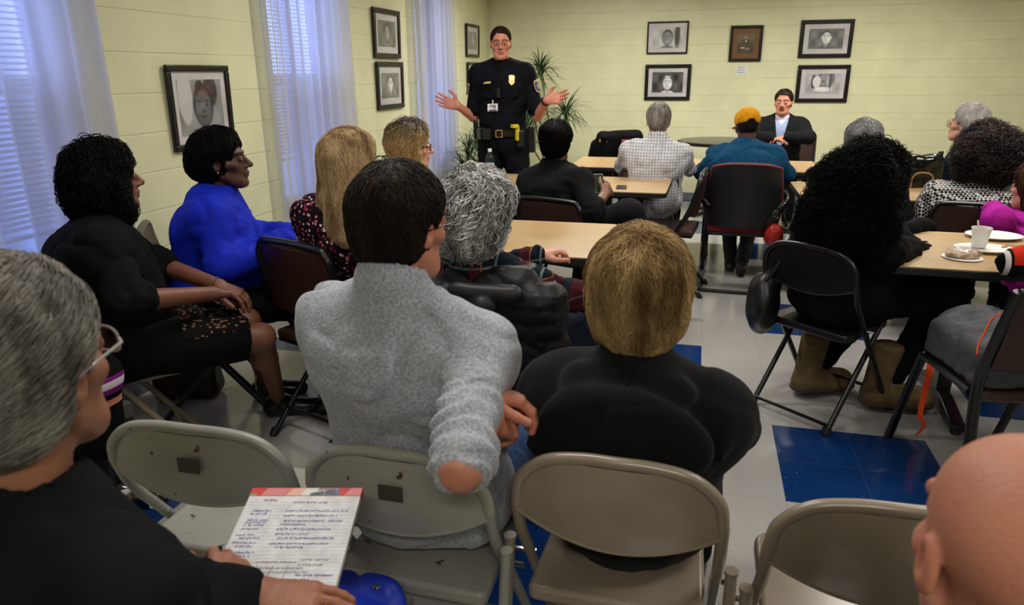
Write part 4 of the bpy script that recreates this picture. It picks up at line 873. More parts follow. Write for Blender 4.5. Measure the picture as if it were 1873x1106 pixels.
def vorfn(cols, sc, th):
    def f(m, o, v, c):
        vo = N(m, 'ShaderNodeTexVoronoi'); vo.inputs['Scale'].default_value = sc; m.node_tree.links.new(v, vo.inputs[0]); sp = N(m, 'ShaderNodeSeparateColor'); m.node_tree.links.new(vo.outputs['Color'], sp.inputs[0])
        near = mth(m, 'LESS_THAN', vo.outputs['Distance'], th)
        for i, cc in enumerate(cols): c = mixc(m, mth(m, 'MULTIPLY', near, mth(m, 'COMPARE', sp.outputs[0], (i+.5)/len(cols), .33/len(cols))), c, lin(cc))
        return c
    return f
FLORAL = pattern('dark_floral_blouse', (22, 12, 20), vorfn([(190, 80, 110), (215, 190, 190), (130, 40, 70), (200, 120, 130)], 75, .42))
LACE = pattern('black_lace_over_beige', (16, 13, 13), vorfn([(120, 88, 74)]*3, 62, .36)); 
def knitfn(m, o, v, c):
    ck = N(m, 'ShaderNodeTexChecker'); ck.inputs['Scale'].default_value = 1; mp = N(m, 'ShaderNodeMapping'); mp.inputs['Scale'].default_value = (70, 70, 70); mp.inputs['Rotation'].default_value = (.2, .785, .1); m.node_tree.links.new(v, mp.inputs[0]); m.node_tree.links.new(mp.outputs[0], ck.inputs[0]); ck.inputs[1].default_value = lin((175, 172, 168)); ck.inputs[2].default_value = lin((18, 18, 20)); return ck.outputs[0]
KNIT = pattern('black_white_knit', (20, 20, 20), knitfn)
HB = hairmat('dark_brown_hair', (30, 21, 17), (50, 36, 28)); HK = hairmat('black_hair', (9, 8, 8), (18, 16, 15), rough=.55, spec=.1); HG = hairmat('short_grey_hair', (104, 98, 92), (160, 152, 144)); HW = hairmat('white_hair', (170, 165, 158), (205, 200, 196))
def around(p, m=.16): return dict(lo=p.H-m, hi=p.H+m)

# ---- man in grey fleece
fl = mat('grey_fleece', (148, 151, 160), rough=.95, vs=170, c2=(190, 193, 202), bump=.4, bs=200, spec=.1, sheen=.25)
p = Person('man in a grey fleece pullover with short dark brown hair, seated in the second row', at(735, 415, D=1.45), 12, face=22, pitch=-3, w=1.12, dpt=1.12, sk='ruddy', vox=.006, headv=.003, sh_drop=.02, hsc=.97,
    pel=(-.585, 1.44, .54), arms=[dict(el=(-.27, .2, .72), wr=at(868, 712, D=1.42), hd=A_(.8, .35, -.3), hn=(0, .3, 1)), dict(el=at(842, 856, D=1.2), wr=at(893, 762, D=1.36), hd=A_(.25, .8, -.45), hn=(.6, -.2, .6), h=dict(curl=(.5, .7, .5)))],
    legs=[dict(kn=(-.12, .43, .52)), dict(kn=(.26, .36, .60), an=(.28, .4, .09))])
p.body(hv=.003).eyes().glasses(WIRE)
p.top('fleece_pullover', fl, e=.028, to=-.90, scr=.0065, fold=.011, hem=-.03, collar=.045, k=.05, seed=4, be=.05, fs=6)
p.pants(fabric('mid_blue_denim', (56, 76, 114), c2=(74, 96, 136), vs=60), e=.014); p.shoes(BLKSHOE)
f = p.shell(.012, .032, -.085, .0025, 26); p.hair(f, HB, **around(p), v=.004, n=9000, L_=.035, r=.0009, seg=5, off=.005, noise=.22)
# light denim knee of the neighbour is his right thigh: jeans leg panel
# ---- person in black hooded sweater
p = Person('person with short blond hair in a black hooded sweater on a beige chair', at(1172, 542, D=1.47), 4, face=6, hsc=.96, w=1.03, dpt=1.25, fem=.5, vox=.0075, pel=(-.10, 1.50, .53), sh_drop=.03, tor=1, sk='fair', belly=.03,
    arms=[dict(el=(-.22, .12, .70), wr=(-.1, .3, .64)), dict(el=(.215, .12, .69), wr=(.1, .3, .64))])
p.body()
def hood(P, d, p=p):
    c = p.NB-p.ff*.125-p.u*.09; h = smin(ell(P, c, (.185, .060, .14), p.B), cap(P, p.NB-p.rr*.1-p.ff*.06, p.NB+p.rr*.1-p.ff*.06, .04), .04); Q = [p.NB+p.rr*x-p.ff*y-p.u*z for x, y, z in ((-.195, .05, .05), (-.185, .14, .12), (-.115, .188, .20), (0, .20, .23), (.115, .188, .20), (.185, .14, .12), (.195, .05, .05))]
    for a, b in zip(Q[:-1], Q[1:]): h = smin(h, cap(P, a, b, .015), .010)
    q = (P-p.NB.astype(np.float32))@p.B.astype(np.float32); h = h+.005*np.exp(-(q[:, 0]/.004)**2); return smin(d, h, .02)
p.top('hooded_sweater', fabric('black_sweatshirt', (25, 25, 28), vs=200, rough=.95, sheen=.04), e=.028, to=1, scr=.003, fold=.006, hem=-.10, collar=.02, seed=9, be=.03, extra=hood, fs=6, k=.07)
p.top('undershirt', fabric('black_white_print_shirt', (20, 20, 22), c2=(150, 150, 150), vs=140), e=.010, to=.0, hem=-.115, be=.022, seed=3, extra=lambda P, d: smax(d, P[:, 2]-.75, .01))
p.pants(BLACKF, e=.016); p.shoes(BLKSHOE)
HBL = hairmat('golden_blond_hair', (118, 88, 52), (204, 172, 118), vs=16)
f = p.shell(.024, .03, -.12, .007, 16, sides=False, extra=lambda P, q, d: smin(d, smax(ell(q, (0, -.042, -.03), (.080, .066, .088)), q[:, 1]-.03, .01), .03)); p.hair(f, HBL, **around(p, .2), v=.0045, n=11000, L_=.075, r=.0010, seg=7, off=.010, noise=.35, lift=.003)
# ---- curly grey-haired woman in plaid
p = Person('woman with curly grey hair in a dark plaid shirt at the near left table', at(876, 400, D=2.26), 8, face=30, w=1.1, dpt=1.2, fem=.6, vox=.010, headv=.005, pel=(-.62, 2.34, .54), sh_drop=.02,
    arms=[dict(el=(-.28, .15, .74), wr=(-.05, .42, .78)), dict(el=(.30, .2, .70), wr=(.12, .36, .62), hd=(-.4, .8, -.2))], legs=[dict(kn=(-.1, .43, .53)), dict(kn=(.34, .40, .60), an=(.46, .45, .09))])
p.body(hv=.005).eyes().glasses(WIRE); p.top('plaid_shirt', PLAID, e=.022, to=1, hem=-.08, seed=2, fold=.008); p.pants(DJEAN); p.shoes(BLKSHOE, v=.008)
f = p.shell(.024, .045, -.10, .010, 16, sides=False, extra=lambda P, q, d: smin(d, smax(ell(q, (0, -.05, -.03), (.100, .080, .095)), q[:, 1]-.035, .01), .03))
p.hair(f, hairmat('silver_curly_hair', (92, 90, 88), (222, 220, 218), vs=18), **around(p, .2), v=.006, n=2600, L_=.10, r=.0028, seg=20, off=.012, curl=.013, cfreq=1.6, noise=.4)
# ---- woman with long blonde hair
p = Person('woman with long straight blonde hair in a dark floral blouse at the near left table', at(642, 304, D=2.72), 0, face=22, w=.98, dpt=1.1, fem=1, vox=.010, headv=.005, pel=(-1.36, 2.68, .54), arms=[dict(el=(-.25, .12, .72), wr=(-.08, .36, .78)), None])
p.body(hv=.005).eyes().glasses(BLKM); p.top('floral_blouse', FLORAL, e=.026, to=1, hem=-.08, seed=8, fold=.008); p.pants(BLACKF); p.shoes(BLKSHOE, v=.01)
HLB = hairmat('long_blonde_hair', (126, 96, 62), (196, 166, 124), vs=22)
def drape(p, wtop, ln, yb=-.10, wb=None, tx=0):
    def f(P, q, d):
        a = smin(cap(q, (-wtop*.45, -.045, .0), (-wtop*.6+tx, yb, -ln), .050, .032), cap(q, (wtop*.45, -.045, .0), (wtop*.6+tx, yb, -ln), .050, .032), .04); a = smin(a, cap(q, (0, -.055, .0), (tx, yb, -ln-.02), .055, .035), .04); return smin(d, a, .03)
    return f
down = lambda P: np.tile(A_(0, 0, -1.), (len(P), 1))+.25*vn(P, 9, 4)[:, None]*A_(1, .4, 0)
f = p.shell(.018, .034, -.12, .004, 14, sides=False, extra=drape(p, .11, .25)); p.hair(f, HLB, p.H-A_(.2, .22, .36), p.H+.18, .006, 7000, flow=down, L_=.16, r=.0012, seg=9, off=.008, noise=.22)
# ---- woman in blue hoodie
BLUEF = fabric('royal_blue_fleece', (18, 34, 168), c2=(26, 46, 190), vs=20, rough=.75)
p = Person('woman with short black hair in a bright blue hoodie looking right', at(406, 296, D=3.04), 62, face=68, pitch=6, w=1.05, dpt=1.2, fem=.7, sk='dark', vox=.009, headv=.004, pel=(-2.02, 2.60, .55),
    arms=[dict(el=(-.24, .12, .78), wr=(-.02, .35, .80), hd=(.7, .5, -.1)), dict(el=(.25, .08, .75), wr=(.05, .33, .80), hd=(-.5, .7, 0), h=dict(curl=(.5, .6, .5)))])
p.body(hv=.0045, lips=(.7, .45, .45)).eyes()
def hood2(P, d, p=p): return smin(d, ell(P, p.NB-p.ff*.065-p.u*.02, (.125, .062, .075), p.B), .015)
p.top('blue_hoodie', BLUEF, e=.038, to=.92, scr=.005, fold=.006, hem=-.1, collar=.03, seed=12, be=.045, extra=hood2, fs=7); p.pants(BLACKF); p.shoes(BLKSHOE, v=.01)
f = p.shell(.020, .03, -.075, .005, 22, extra=lambda P, q, d: smin(d, ell(q, (0, -.095, .005), (.07, .05, .065)), .02)); p.hair(f, HK, **around(p, .19), v=.005, n=4000, L_=.05, r=.0012, seg=6, off=.008, noise=.4)
MB().lathe([(.0001, -.004), (.004, 0), (.0001, .004)], p.T(.082, -.004, -.036)-p.rootv, 10).build('pearl_earring', WHITEM, p.root)
# ---- woman in black cardigan
p = Person('woman with wavy black hair in a black cardigan and lace-print skirt beside the nearest window', at(193, 330, D=2.54), 48, face=36, pitch=4, w=1.2, dpt=1.35, fem=1, belly=.05, sk='brown', vox=.0085, headv=.0045, pel=(-2.06, 2.02, .55),
    arms=[dict(el=(-.22, .20, .78), wr=(.02, .40, .72), hd=(.5, .75, -.35), h=dict(curl=(.4, .5, .3))), dict(el=(.30, .10, .78), wr=(.09, .37, .71), hd=(-.5, .8, -.2), h=dict(curl=(.5, .5, .4)))],
    legs=[dict(kn=(-.10, .50, .52), an=np.array([-1.95, 2.78, .09]), td=(.25, 1, 0)), dict(kn=(.12, .52, .52), an=np.array([-1.78, 2.62, .09]), td=(.25, 1, 0))])
p.body(hv=.004).eyes()
p.top('cardigan', fabric('black_cardigan_knit', (13, 13, 15), vs=220, bump=.6), e=.036, to=.12, fold=.010, scr=.004, hem=-.12, seed=14, vneck=(.42, .28), be=.03)
p.top('lace_top', LACE, e=.016, to=.0, hem=-.02, seed=15, fold=.001, collar=-.03, extra=lambda P, d, p=p: smax(d, -((P-p.pel)@p.ff.astype(np.float32)), .01))
def skirt(P, p=p):
    d = ell(P, p.pel+p.u*.02-p.f*.02, (.215, .185, .15), p.B)
    d = smin(d, cap(P, p.hip[-1], p.hip[-1]*.15+p.kn[-1]*.85, .115, .088), .05); d = smin(d, cap(P, p.hip[1], p.hip[1]*.15+p.kn[1]*.85, .115, .088), .05); d = smin(d, cap(P, p.pel, (p.kn[1]+p.kn[-1])*.42+p.pel*.16, .12, .08), .04)
    e_ = (p.kn[1]+p.kn[-1])/2; d = smax(d, (P-(e_-p.f*.035))@p.f.astype(np.float32), .01); return d-.006*vn(P, 12, 3)
p.put('skirt', isosurf(skirt, *p.box([p.pel]+list(p.kn.values()), .2), .009), BLACKF)
def lacep(P, p=p): return np.maximum(skirt(P)-.003, np.maximum((p.pel[2]+.03)-P[:, 2], -((P-(p.pel+p.f*.24))@p.f.astype(np.float32))))
p.put('lace_panel', isosurf(lacep, *p.box([p.pel]+list(p.kn.values()), .2), .009), LACE)
p.shoes(BLKSHOE, v=.007, name='flat_shoe'); w = p.wr[-1]; MB().tube([w+A_(*p.hd[-1])*-.0+.033*(math.cos(a)*nrm(np.cross(p.hd[-1], A_(0, 0, 1)))+math.sin(a)*A_(0, 0, 1))-p.rootv for a in np.linspace(0, 2*PI, 20, endpoint=False)], .002, 6, closed=True).build('silver_bracelet', CHROME, p.root)
f = p.shell(.014, .035, -.12, .010, 14, sides=False, extra=lambda P, q, d: smin(smin(d, smax(ell(q, (0, -.05, -.03), (.098, .088, .112)), q[:, 1]-.045, .01), .03), cap(q, (.055, .0, .03), (.08, .015, -.10), .035, .028), .03)); p.hair(f, HK, **around(p, .23), v=.006, n=3500, flow=down, L_=.12, r=.0018, seg=12, off=.014, curl=.010, cfreq=1.1, noise=.5)
# ---- woman with wavy blonde hair
p = Person('woman with dark-rooted wavy blonde hair and dark glasses by the wall, looking right', at(752, 270, D=3.92), 40, face=62, w=.95, fem=1, vox=.012, headv=.006, sk='fair', pel=(-1.62, 3.86, .54))
p.body(hv=.007).eyes().glasses(BLKM, th=.0022); p.top('denim_jacket', fabric('pale_denim', (110, 122, 138), c2=(134, 146, 160)), e=.028, to=1, seed=21, collar=.03, hem=-.06); p.pants(BLACKF, vox=.014); p.shoes(BLKSHOE, v=.012)
HWV = mat('ombre_blonde_hair', (60, 46, 36), rough=.45, var=.3, vs=30); _m = HWV
_g = N(_m, 'ShaderNodeNewGeometry'); _s = N(_m, 'ShaderNodeSeparateXYZ'); _m.node_tree.links.new(_g.outputs['Position'], _s.inputs[0]); _r = N(_m, 'ShaderNodeMapRange'); _r.inputs[1].default_value = 1.24; _r.inputs[2].default_value = 1.13; _m.node_tree.links.new(_s.outputs[2], _r.inputs[0])
_m.node_tree.links.new(mixc(_m, _r.outputs[0], coln(_m).links[0].from_socket, lin((196, 166, 110))), coln(_m))
_dr = drape(p, .13, .16, -.06); f = p.shell(.028, .034, -.12, .006, 16, sides=False, extra=lambda P, q, d: smin(smin(_dr(P, q, d), cap(q, (.068, .0, .02), (.085, .03, -.15), .026, .03), .02), cap(q, (-.068, .0, .02), (-.085, .03, -.15), .026, .03), .02)); p.hair(f, HWV, p.H-A_(.2, .2, .3), p.H+.18, .007, 2200, flow=down, L_=.12, r=.0020, seg=12, off=.008, curl=.010, cfreq=1, noise=.3)
# ---- woman in black with crossed legs
p = Person('woman with pinned-up dark hair in black, legs crossed, holding a phone', at(1018, 262, D=4.22), 28, face=10, w=1.15, dpt=1.25, fem=.6, vox=.010, headv=.005, sk='brown', pel=(-.80, 4.18, .54), belly=.04,
    arms=[dict(el=(-.27, .12, .76), wr=(-.02, .36, .80), hd=(.6, .5, 0)), dict(el=at(1083, 388, D=4.0), wr=at(1106, 355, D=4.18), hd=A_(.1, .7, .25), hn=(1, 0, .3), h=dict(curl=(.6, .7, .4)))], legs=[dict(kn=(-.05, .40, .54)), dict(kn=at(1150, 392, D=4.02), an=A_(-.2, 4.35, .30), td=A_(1, .3, 0))])
p.body(hv=.006).eyes(); p.top('black_top', fabric('black_knit_top', (15, 15, 17), vs=200), e=.030, to=.3, seed=31, collar=.03, hem=-.1, fold=.008); p.pants(fabric('charcoal_leggings', (22, 22, 25), vs=100), e=.03, fold=.003); p.shoes(BLKSHOE, v=.01)
f = p.shell(.016, .034, -.085, .003, 22, extra=lambda P, q, d: smin(d, ell(q, (-.02, -.085, .075), (.055, .05, .045)), .015)); p.hair(f, HK, **around(p, .19), v=.005, n=2500, L_=.05, r=.0012, seg=6, off=.005, noise=.2)
wr = p.wr[1]; ph = empty('smartphone', tuple(wr+A_(-.045, .07, .05)), R(25), 'silver phone held by the woman in black at the middle table', 'phone'); ph.rotation_euler = (R(-40), 0, R(25))
MB().box((-.034, -.004, -.065), (.034, .004, .065)).build('case', mat('silver_case', (160, 162, 168), rough=.25, metal=.8), ph, bevel=.003); MB().box((-.031, -.0046, -.06), (.031, -.004, .06)).build('screen', G('phone_glass', (40, 48, 40), rough=.08), ph)
# ---- man in checked shirt
p = Person('grey-haired man in a white checked shirt leaning on the far table, seen from behind', at(1204, 222, D=5.25), 0, face=-8, pitch=-14, w=1.18, dpt=1.15, vox=.011, headv=.006, sk='ruddy', pel=(-.33, 5.50, .54), sh_drop=.01,
    arms=[dict(el=(-.25, .12, .79), wr=(-.05, .38, .77)), dict(el=(.26, .12, .79), wr=(.08, .38, .77))])
p.body(hv=.008); p.top('checked_shirt', CHECK, be=.034, e=.024, to=1, seed=41, collar=.04, hem=-.13, fold=.009); p.pants(BLACKF, vox=.012); p.shoes(BLKSHOE, v=.01)
f = p.shell(.010, .024, -.08, .002, 26); p.hair(f, HG, **around(p), v=.005, n=2500, L_=.03, r=.0012, seg=4, off=.003)
# ---- man with yellow cap
p = Person('person in a yellow cap and teal sweater in the red-cushioned armchair, seen from behind', at(1366, 232, D=5.25), 2, face=-14, pitch=-16, w=1.25, dpt=1.25, vox=.011, headv=.006, sk='dark', pel=(.32, 5.47, .55), sh_drop=.0,
    arms=[dict(el=(-.30, .2, .76), wr=(-.1, .42, .77)), dict(el=(.30, .2, .76), wr=(.1, .42, .77))], legs=[dict(kn=(-.10, .40, .53), an=(-.04, .22, .09)), dict(kn=(.12, .40, .53), an=(.04, .10, .09))])
p.body(hv=.008); p.top('teal_sweater', fabric('teal_blue_wool', (14, 60, 92), c2=(20, 72, 106), vs=60), e=.034, to=1, seed=51, collar=.02, hem=-.08, fold=.012, fs=6); p.pants(GTROU); p.shoes(mat('brown_shoe', (40, 34, 30), rough=.6), v=.008)
f = p.shell(.004, .03, -.05, .001); p.hair(f, HK, **around(p), v=.006, n=0, name='hair')
def capf(P, p=p):
    q = p.hq(P); d = ell(q, (0, -.012, .052), (.09, .112, .088)); d = smax(d, .012-q[:, 2], .008); d = smax(d, -ell(q, (0, -.125, .012), (.034, .05, .024)), .004)
    b = ell(q, (0, .125, .022), (.070, .068, .009)); return smin(d, smax(b, -(q[:, 1]-.06), .01), .01)-.0008*np.sin(np.arctan2(q[:, 0], q[:, 1])*12)
p.put('baseball_cap', isosurf(capf, *p.box([p.H], .22), .004), fabric('mustard_yellow_cotton', (205, 140, 22), c2=(222, 156, 36)))
# ---- man in suit
p = Person('man in a dark suit jacket and light blue shirt sitting against the far wall', at(1433, 188, D=7.15), 186, face=192, w=1.12, dpt=1.1, vox=.010, headv=.0045, sk='ruddy', sh_drop=.01, lean=-.02, jaw=1.08,
    arms=[dict(el=(-.27, .08, .86), wr=(-.05, .27, .87), hd=(.8, .2, -.15), h=dict(curl=(.3, .4, .3))), dict(el=(.27, .08, .86), wr=(.07, .28, .86), hd=(-.8, .2, -.1), h=dict(curl=(.3, .4, .3)))])
p.body(hv=.006).eyes(); p.top('suit_jacket', fabric('charcoal_suit', (26, 26, 29)), e=.032, to=.95, seed=61, hem=-.14, vneck=(.40, .16), fold=.006, bulk=1.08); p.top('blue_shirt', fabric('pale_blue_cotton', (150, 165, 200)), e=.020, to=0, seed=62, collar=.03, fold=.002, hem=-.1, vneck=(.07, .7)); p.top('white_undershirt', fabric('white_cotton', (205, 205, 210)), e=.012, to=0, seed=62, collar=-.01, fold=.001, hem=.1)
p.pants(BLACKF); p.shoes(BLKSHOE, v=.01)
f = p.shell(.008, .012, -.06, .002, 26); p.hair(f, HB, **around(p), v=.005, n=2500, L_=.02, r=.0010, seg=4, off=.005)
MB().tube(smoothpath([p.T(x, y, z)-p.rootv for x, y, z in ((-.024, .096, -.054), (-.01, .104, -.047), (.01, .104, -.047), (.024, .096, -.054))], 5), .005, 8, flat=.6).build('moustache', mat('ginger_moustache', (120, 80, 60), rough=.8), p.root)
# ---- woman with big curly hair
p = Person('woman in black with very large curly black hair on the glossy black chair', at(1590, 338, D=3.0), 58, face=50, w=1.12, dpt=1.25, fem=.6, vox=.010, headv=.006, sk='brown', pel=(.64, 3.30, .54), belly=.04,
    arms=[dict(el=at(1600, 430, D=3.35), wr=at(1690, 415, D=3.55), nohand=True), dict(el=at(1692, 462, D=3.30), wr=at(1640, 440, D=3.42), nohand=True)],
    legs=[dict(kn=(-.14, .42, .56), an=(-.13, .02, .12), td=(.1, 1, 0)), dict(kn=(.16, .46, .56), an=(.10, .22, .12), td=(.5, 1, 0))])
p.body(hv=.006, hands=False); p.top('black_top', fabric('black_sweater', (10, 10, 12), vs=200), e=.034, to=1, scr=.003, seed=71, hem=-.16, fold=.012, fs=6, be=.05); p.pants(fabric('black_trousers', (12, 12, 15)), e=.024, fold=.008, to=.86)
p.shoes(fabric('tan_suede', (92, 78, 54), c2=(112, 94, 66), vs=30), name='suede_boot', hi=.19, e=.022, v=.007, sole=mat('boot_sole', (60, 46, 32), rough=.8))
f = p.shell(.04, .05, -.11, .02, 9, sides=False, extra=lambda P, q, d: smin(d, smax(smin(ell(q, (0, -.08, -.02), (.165, .135, .16)), ell(q, (0, -.115, -.17), (.205, .125, .16)), .06), q[:, 1]-.05, .03), .04))
p.hair(f, hairmat('jet_black_curls', (7, 6, 6), (15, 13, 12), rough=.6, spec=.1), p.H-A_(.36, .36, .42), p.H+A_(.36, .36, .22), .011, 6500, flow=down, L_=.13, r=.0020, seg=20, off=.02, curl=.014, cfreq=2.6, noise=.6, lift=.01)
# ---- grey-haired head behind her
p = Person('person with short grey hair mostly hidden behind the big curly hair', at(1578, 264, D=4.2), 0, vox=.014, headv=.006, sk='fair', w=1.05, pel=(.93, 4.52, .53)); p.body(hands=False); p.top('dark_jacket', BLACKF, e=.03, to=1, seed=81); p.pants(BLACKF, vox=.016); p.shoes(BLKSHOE, v=.014)
f = p.shell(.024, .034, -.09, .006, 16); p.hair(f, hairmat('fluffy_grey_hair', (104, 102, 100), (148, 146, 144)), **around(p, .19), v=.006, n=3000, L_=.04, r=.0012, seg=5, off=.006, noise=.5)
# ---- white-haired elder
p = Person('elderly white-haired person with glasses in navy and red, looking left', at(1768, 228, D=4.85), -62, face=-50, pitch=6, vox=.012, headv=.005, sk='pale', w=1.0, pel=(1.78, 5.60, .55), fem=.5); p.body(hands=False, blush=1).eyes().glasses(WIRE)
p.top('navy_jacket', NAVY, e=.034, to=1, seed=91, vneck=(.36, .35), hem=-.08); p.top('red_sweater', fabric('red_knit', (176, 30, 26)), e=.022, to=0, seed=92, collar=.01, hem=-.06); p.pants(NAVY, vox=.016); p.shoes(BLKSHOE, v=.014)
f = p.shell(.022, .018, -.08, .004, 22); p.hair(f, HW, **around(p, .19), v=.006, n=3500, L_=.04, r=.0011, seg=5, off=.006, noise=.4)
# ---- knit sweater woman
p = Person('woman with a round mass of dark curls in a black and white knit', at(1800, 288, D=4.05), -4, vox=.011, headv=.007, sk='brown', w=1.4, dpt=1.35, pel=(1.56, 4.55, .54), sh_drop=.0); p.body(hands=False); p.top('knit_poncho', KNIT, e=.040, to=1, seed=95, hem=-.12, fold=.01, collar=.02); p.pants(BLACKF, vox=.014); p.shoes(BLKSHOE, v=.014)
f = p.shell(.04, .05, -.11, .02, 9, sides=False, extra=lambda P, q, d: smin(d, smax(ell(q, (0, -.05, .0), (.165, .13, .165)), q[:, 1]-.05, .03), .04)); HBC = mat('brown_tipped_curls', (14, 11, 10), rough=.45, c2=(48, 28, 18), vs=7)
p.hair(f, HBC, p.H-A_(.27, .27, .3), p.H+.27, .010, 3600, L_=.10, r=.0019, seg=18, off=.02, curl=.013, cfreq=2.4, noise=.9, lift=.01)
# ---- magenta hoodie
MAG = fabric('magenta_fleece', (150, 24, 128), c2=(168, 34, 144), vs=20)
p = Person('person with long brown hair in a magenta hooded top at the right edge', at(1892, 345, D=3.62), -16, face=-30, vox=.011, headv=.006, sk='fair', w=1.0, dpt=1.1, pel=(1.70, 4.0, .54), arms=[dict(el=(-.29, .0, .78), wr=(-.12, .28, .78)), None]); p.body(hv=.007)
p.top('magenta_hoodie', MAG, e=.034, to=1, seed=98, collar=.03, hem=-.1, fold=.012, fs=7, extra=lambda P, d, p=p: smin(d, ell(P, p.NB-p.ff*.07-p.u*.03, (.14, .065, .085), p.B), .015)); p.pants(BLACKF, vox=.016); p.shoes(BLKSHOE, v=.014)
f = p.shell(.02, .034, -.12, .005, 16, sides=False, extra=drape(p, .12, .14, -.07)); p.hair(f, hairmat('chestnut_hair', (46, 26, 18), (76, 46, 32)), p.H-A_(.2, .2, .28), p.H+.18, .007, 3000, flow=down, L_=.12, r=.0014, seg=8, off=.008, noise=.3)
# ---- bald man
p = Person('bald man in the right foreground, only his head in view', at(1858, 1030, D=.66), 2, face=-6, pitch=-2, vox=.014, headv=.0035, sk='ruddy', w=1.1, seat=.45, arms=[dict(nohand=True)]*2, pel=(.30, .60, .53)); p.body(hands=False).eyes(); p.top('dark_shirt', NAVY, e=.02, to=1, seed=7); p.pants(BLACKF, vox=.016); p.shoes(BLKSHOE, v=.014)
# ---- foreground man writing
TL, TR, BR = at(463, 893, Z=.765), at(663, 893, Z=.765), at(603, 1070, Z=.725)
p = Person('grey-haired man with glasses in a black jacket taking notes in the left foreground', at(32, 684, D=.83), 12, face=-4, pitch=3, vox=.010, headv=.003, sk='tan', w=1.12, dpt=1.1, jaw=1.05, pel=(-.72, .50, .54), sh_drop=.03,
    arms=[dict(el=(-.22, .12, .76), wr=at(468, 1092, Z=.762), hd=A_(1, .02, .02), hn=A_(0, -.15, 1), h=dict(curls=[(.12, .2, .15), (.12, .2, .15), (.15, .25, .2), (.2, .3, .2)], spread=.16, thumb=.7)),
          dict(el=A_(-.60, .46, .63), wr=at(404, 1122, Z=.77), hd=A_(-.30, .75, .10), hn=A_(.5, .2, .8), h=dict(curls=[(.5, .8, .5), (.6, .9, .6), (.7, 1.0, .6), (.8, 1.0, .6)], thumb=.5))])
p.body(hv=.0022).eyes().glasses(G('clear_frame', (170, 165, 160), rough=.15), th=.0018)
def lapel(P, d, p=p):
    q = (P-p.NB.astype(np.float32))@p.B.astype(np.float32); c = cap(q, (-.065, -.045, .012), (.065, -.045, .012), .018); c = smin(c, cap(q, (.068, -.04, .012), (.085, .07, -.06), .016, .018), .015); c = smin(c, cap(q, (-.068, -.04, .012), (-.085, .07, -.06), .016, .018), .015); return np.minimum(d, c)
p.top('black_jacket', fabric('black_twill_jacket', (20, 21, 24), vs=250), e=.028, to=.90, scr=.004, fold=.010, seed=17, collar=.0, extra=lapel, hem=-.1, fs=7); p.pants(BLACKF, vox=.014); p.shoes(BLKSHOE, v=.014)
f = p.shell(.016, .030, -.085, .003, 24); p.hair(f, hairmat('swept_grey_hair', (82, 78, 72), (158, 152, 142), vs=26), **around(p, .19), v=.004, n=12000, L_=.05, r=.0009, seg=7, off=.006, noise=.18, flow=lambda P, p=p: nrm_rows(P-p.T(0, .06, .16))-p.hf*.9)
q = p.wr[-1]+nrm(p.hd[-1])*.088+A_(0, .010, 0); rg = MB(); fd = nrm(A_(1, .03, -.15))
b0 = p.wr[-1]+nrm(A_(1, .02, .02))*.108+A_(0, .012, -.002)
u1 = nrm(np.cross(fd, A_(0, 0, 1))); u2 = np.cross(u1, fd); rg.tube([b0+.0105*(math.cos(a)*u1+math.sin(a)*u2)-p.rootv for a in np.linspace(0, 2*PI, 24, endpoint=False)], .0016, 8, closed=True).build('gold_ring', GOLD, p.root)
pa, pb_ = at(308, 1075, Z=.79), at(402, 1003, Z=.775); pe = empty('pen', tuple(pa), 0, 'black pen held in the writing hand above the notepad', 'pen'); d_ = nrm(pb_-pa)
MB().tube([(0, 0, 0), d_*.115], .0048, 10).build('barrel', mat('glossy_black_pen', (10, 10, 16), rough=.12), pe); MB().tube([d_*.115, d_*.128], [.0044, .001], 10).build('tip', CHROME, pe); MB().tube([d_*-.002+A_(0, 0, .006), d_*.04+A_(0, 0, .0065)], .0012, 6).build('clip', CHROME, pe)
# notepad
uW = TR-TL; W0 = np.linalg.norm(uW); uW = uW/W0; dn = BR-TR; dn -= uW*(dn@uW); dn = nrm(dn); nu = np.cross(dn, uW); nu = nu if nu[2] > 0 else -nu; H0 = .275
pad = empty('notepad', tuple(TL), 0, 'white ruled notepad with handwriting and a red, pink and blue patterned top band', 'notepad')
FRP = lambda a, b, c: tuple(uW*a+dn*b+nu*c)
PAPER = pattern('ruled_paper', (228, 226, 226), lambda m, o, v, c: c); 
MB().prism([(0, 0), (W0, 0), (W0, H0), (0, H0)], -.010, 0, FRP).build('paper_block', PAPER, pad, smooth=False)
MB().prism([(0, 0), (W0, 0), (W0, H0), (0, H0)], -.013, -.0101, FRP).build('backing_board', mat('grey_card', (130, 122, 112), rough=.9), pad, smooth=False)
bd = MB().prism([(-.0005, -.001), (W0+.0005, -.001), (W0+.0005, .019), (-.0005, .019)], -.0135, .0006, FRP).build('binding_band', mat('red_band', (205, 52, 44), rough=.5), pad, smooth=False)
for cc, poly in (((225, 130, 130), [(.028, 0), (.075, 0), (.062, .0185), (.02, .0185)]), ((235, 180, 160), [(.075, 0), (.098, 0), (.092, .0185), (.064, .0185)]), ((225, 222, 215), [(.098, 0), (.155, 0), (.155, .0185), (.092, .0185)]), ((90, 120, 170), [(.11, .012), (.16, .001), (.16, .0185), (.108, .0185)]), ((235, 178, 165), [(.122, 0), (.155, 0), (.15, .004), (.12, .007)]), ((225, 130, 130), [(W0-.02, 0), (W0, 0), (W0, .0185), (W0-.03, .0185)]), ((110, 165, 90), [(.0, .015), (.012, .0135), (.012, .0185), (0, .0185)]), ((110, 165, 90), [(.115, .0165), (.125, .013), (.13, .0185), (.115, .0185)])):
    MB().prism(poly, .0006, .0009, FRP).build('band_patch', G('patch_%d_%d' % cc[:2], cc, rough=.5), bd, smooth=False)
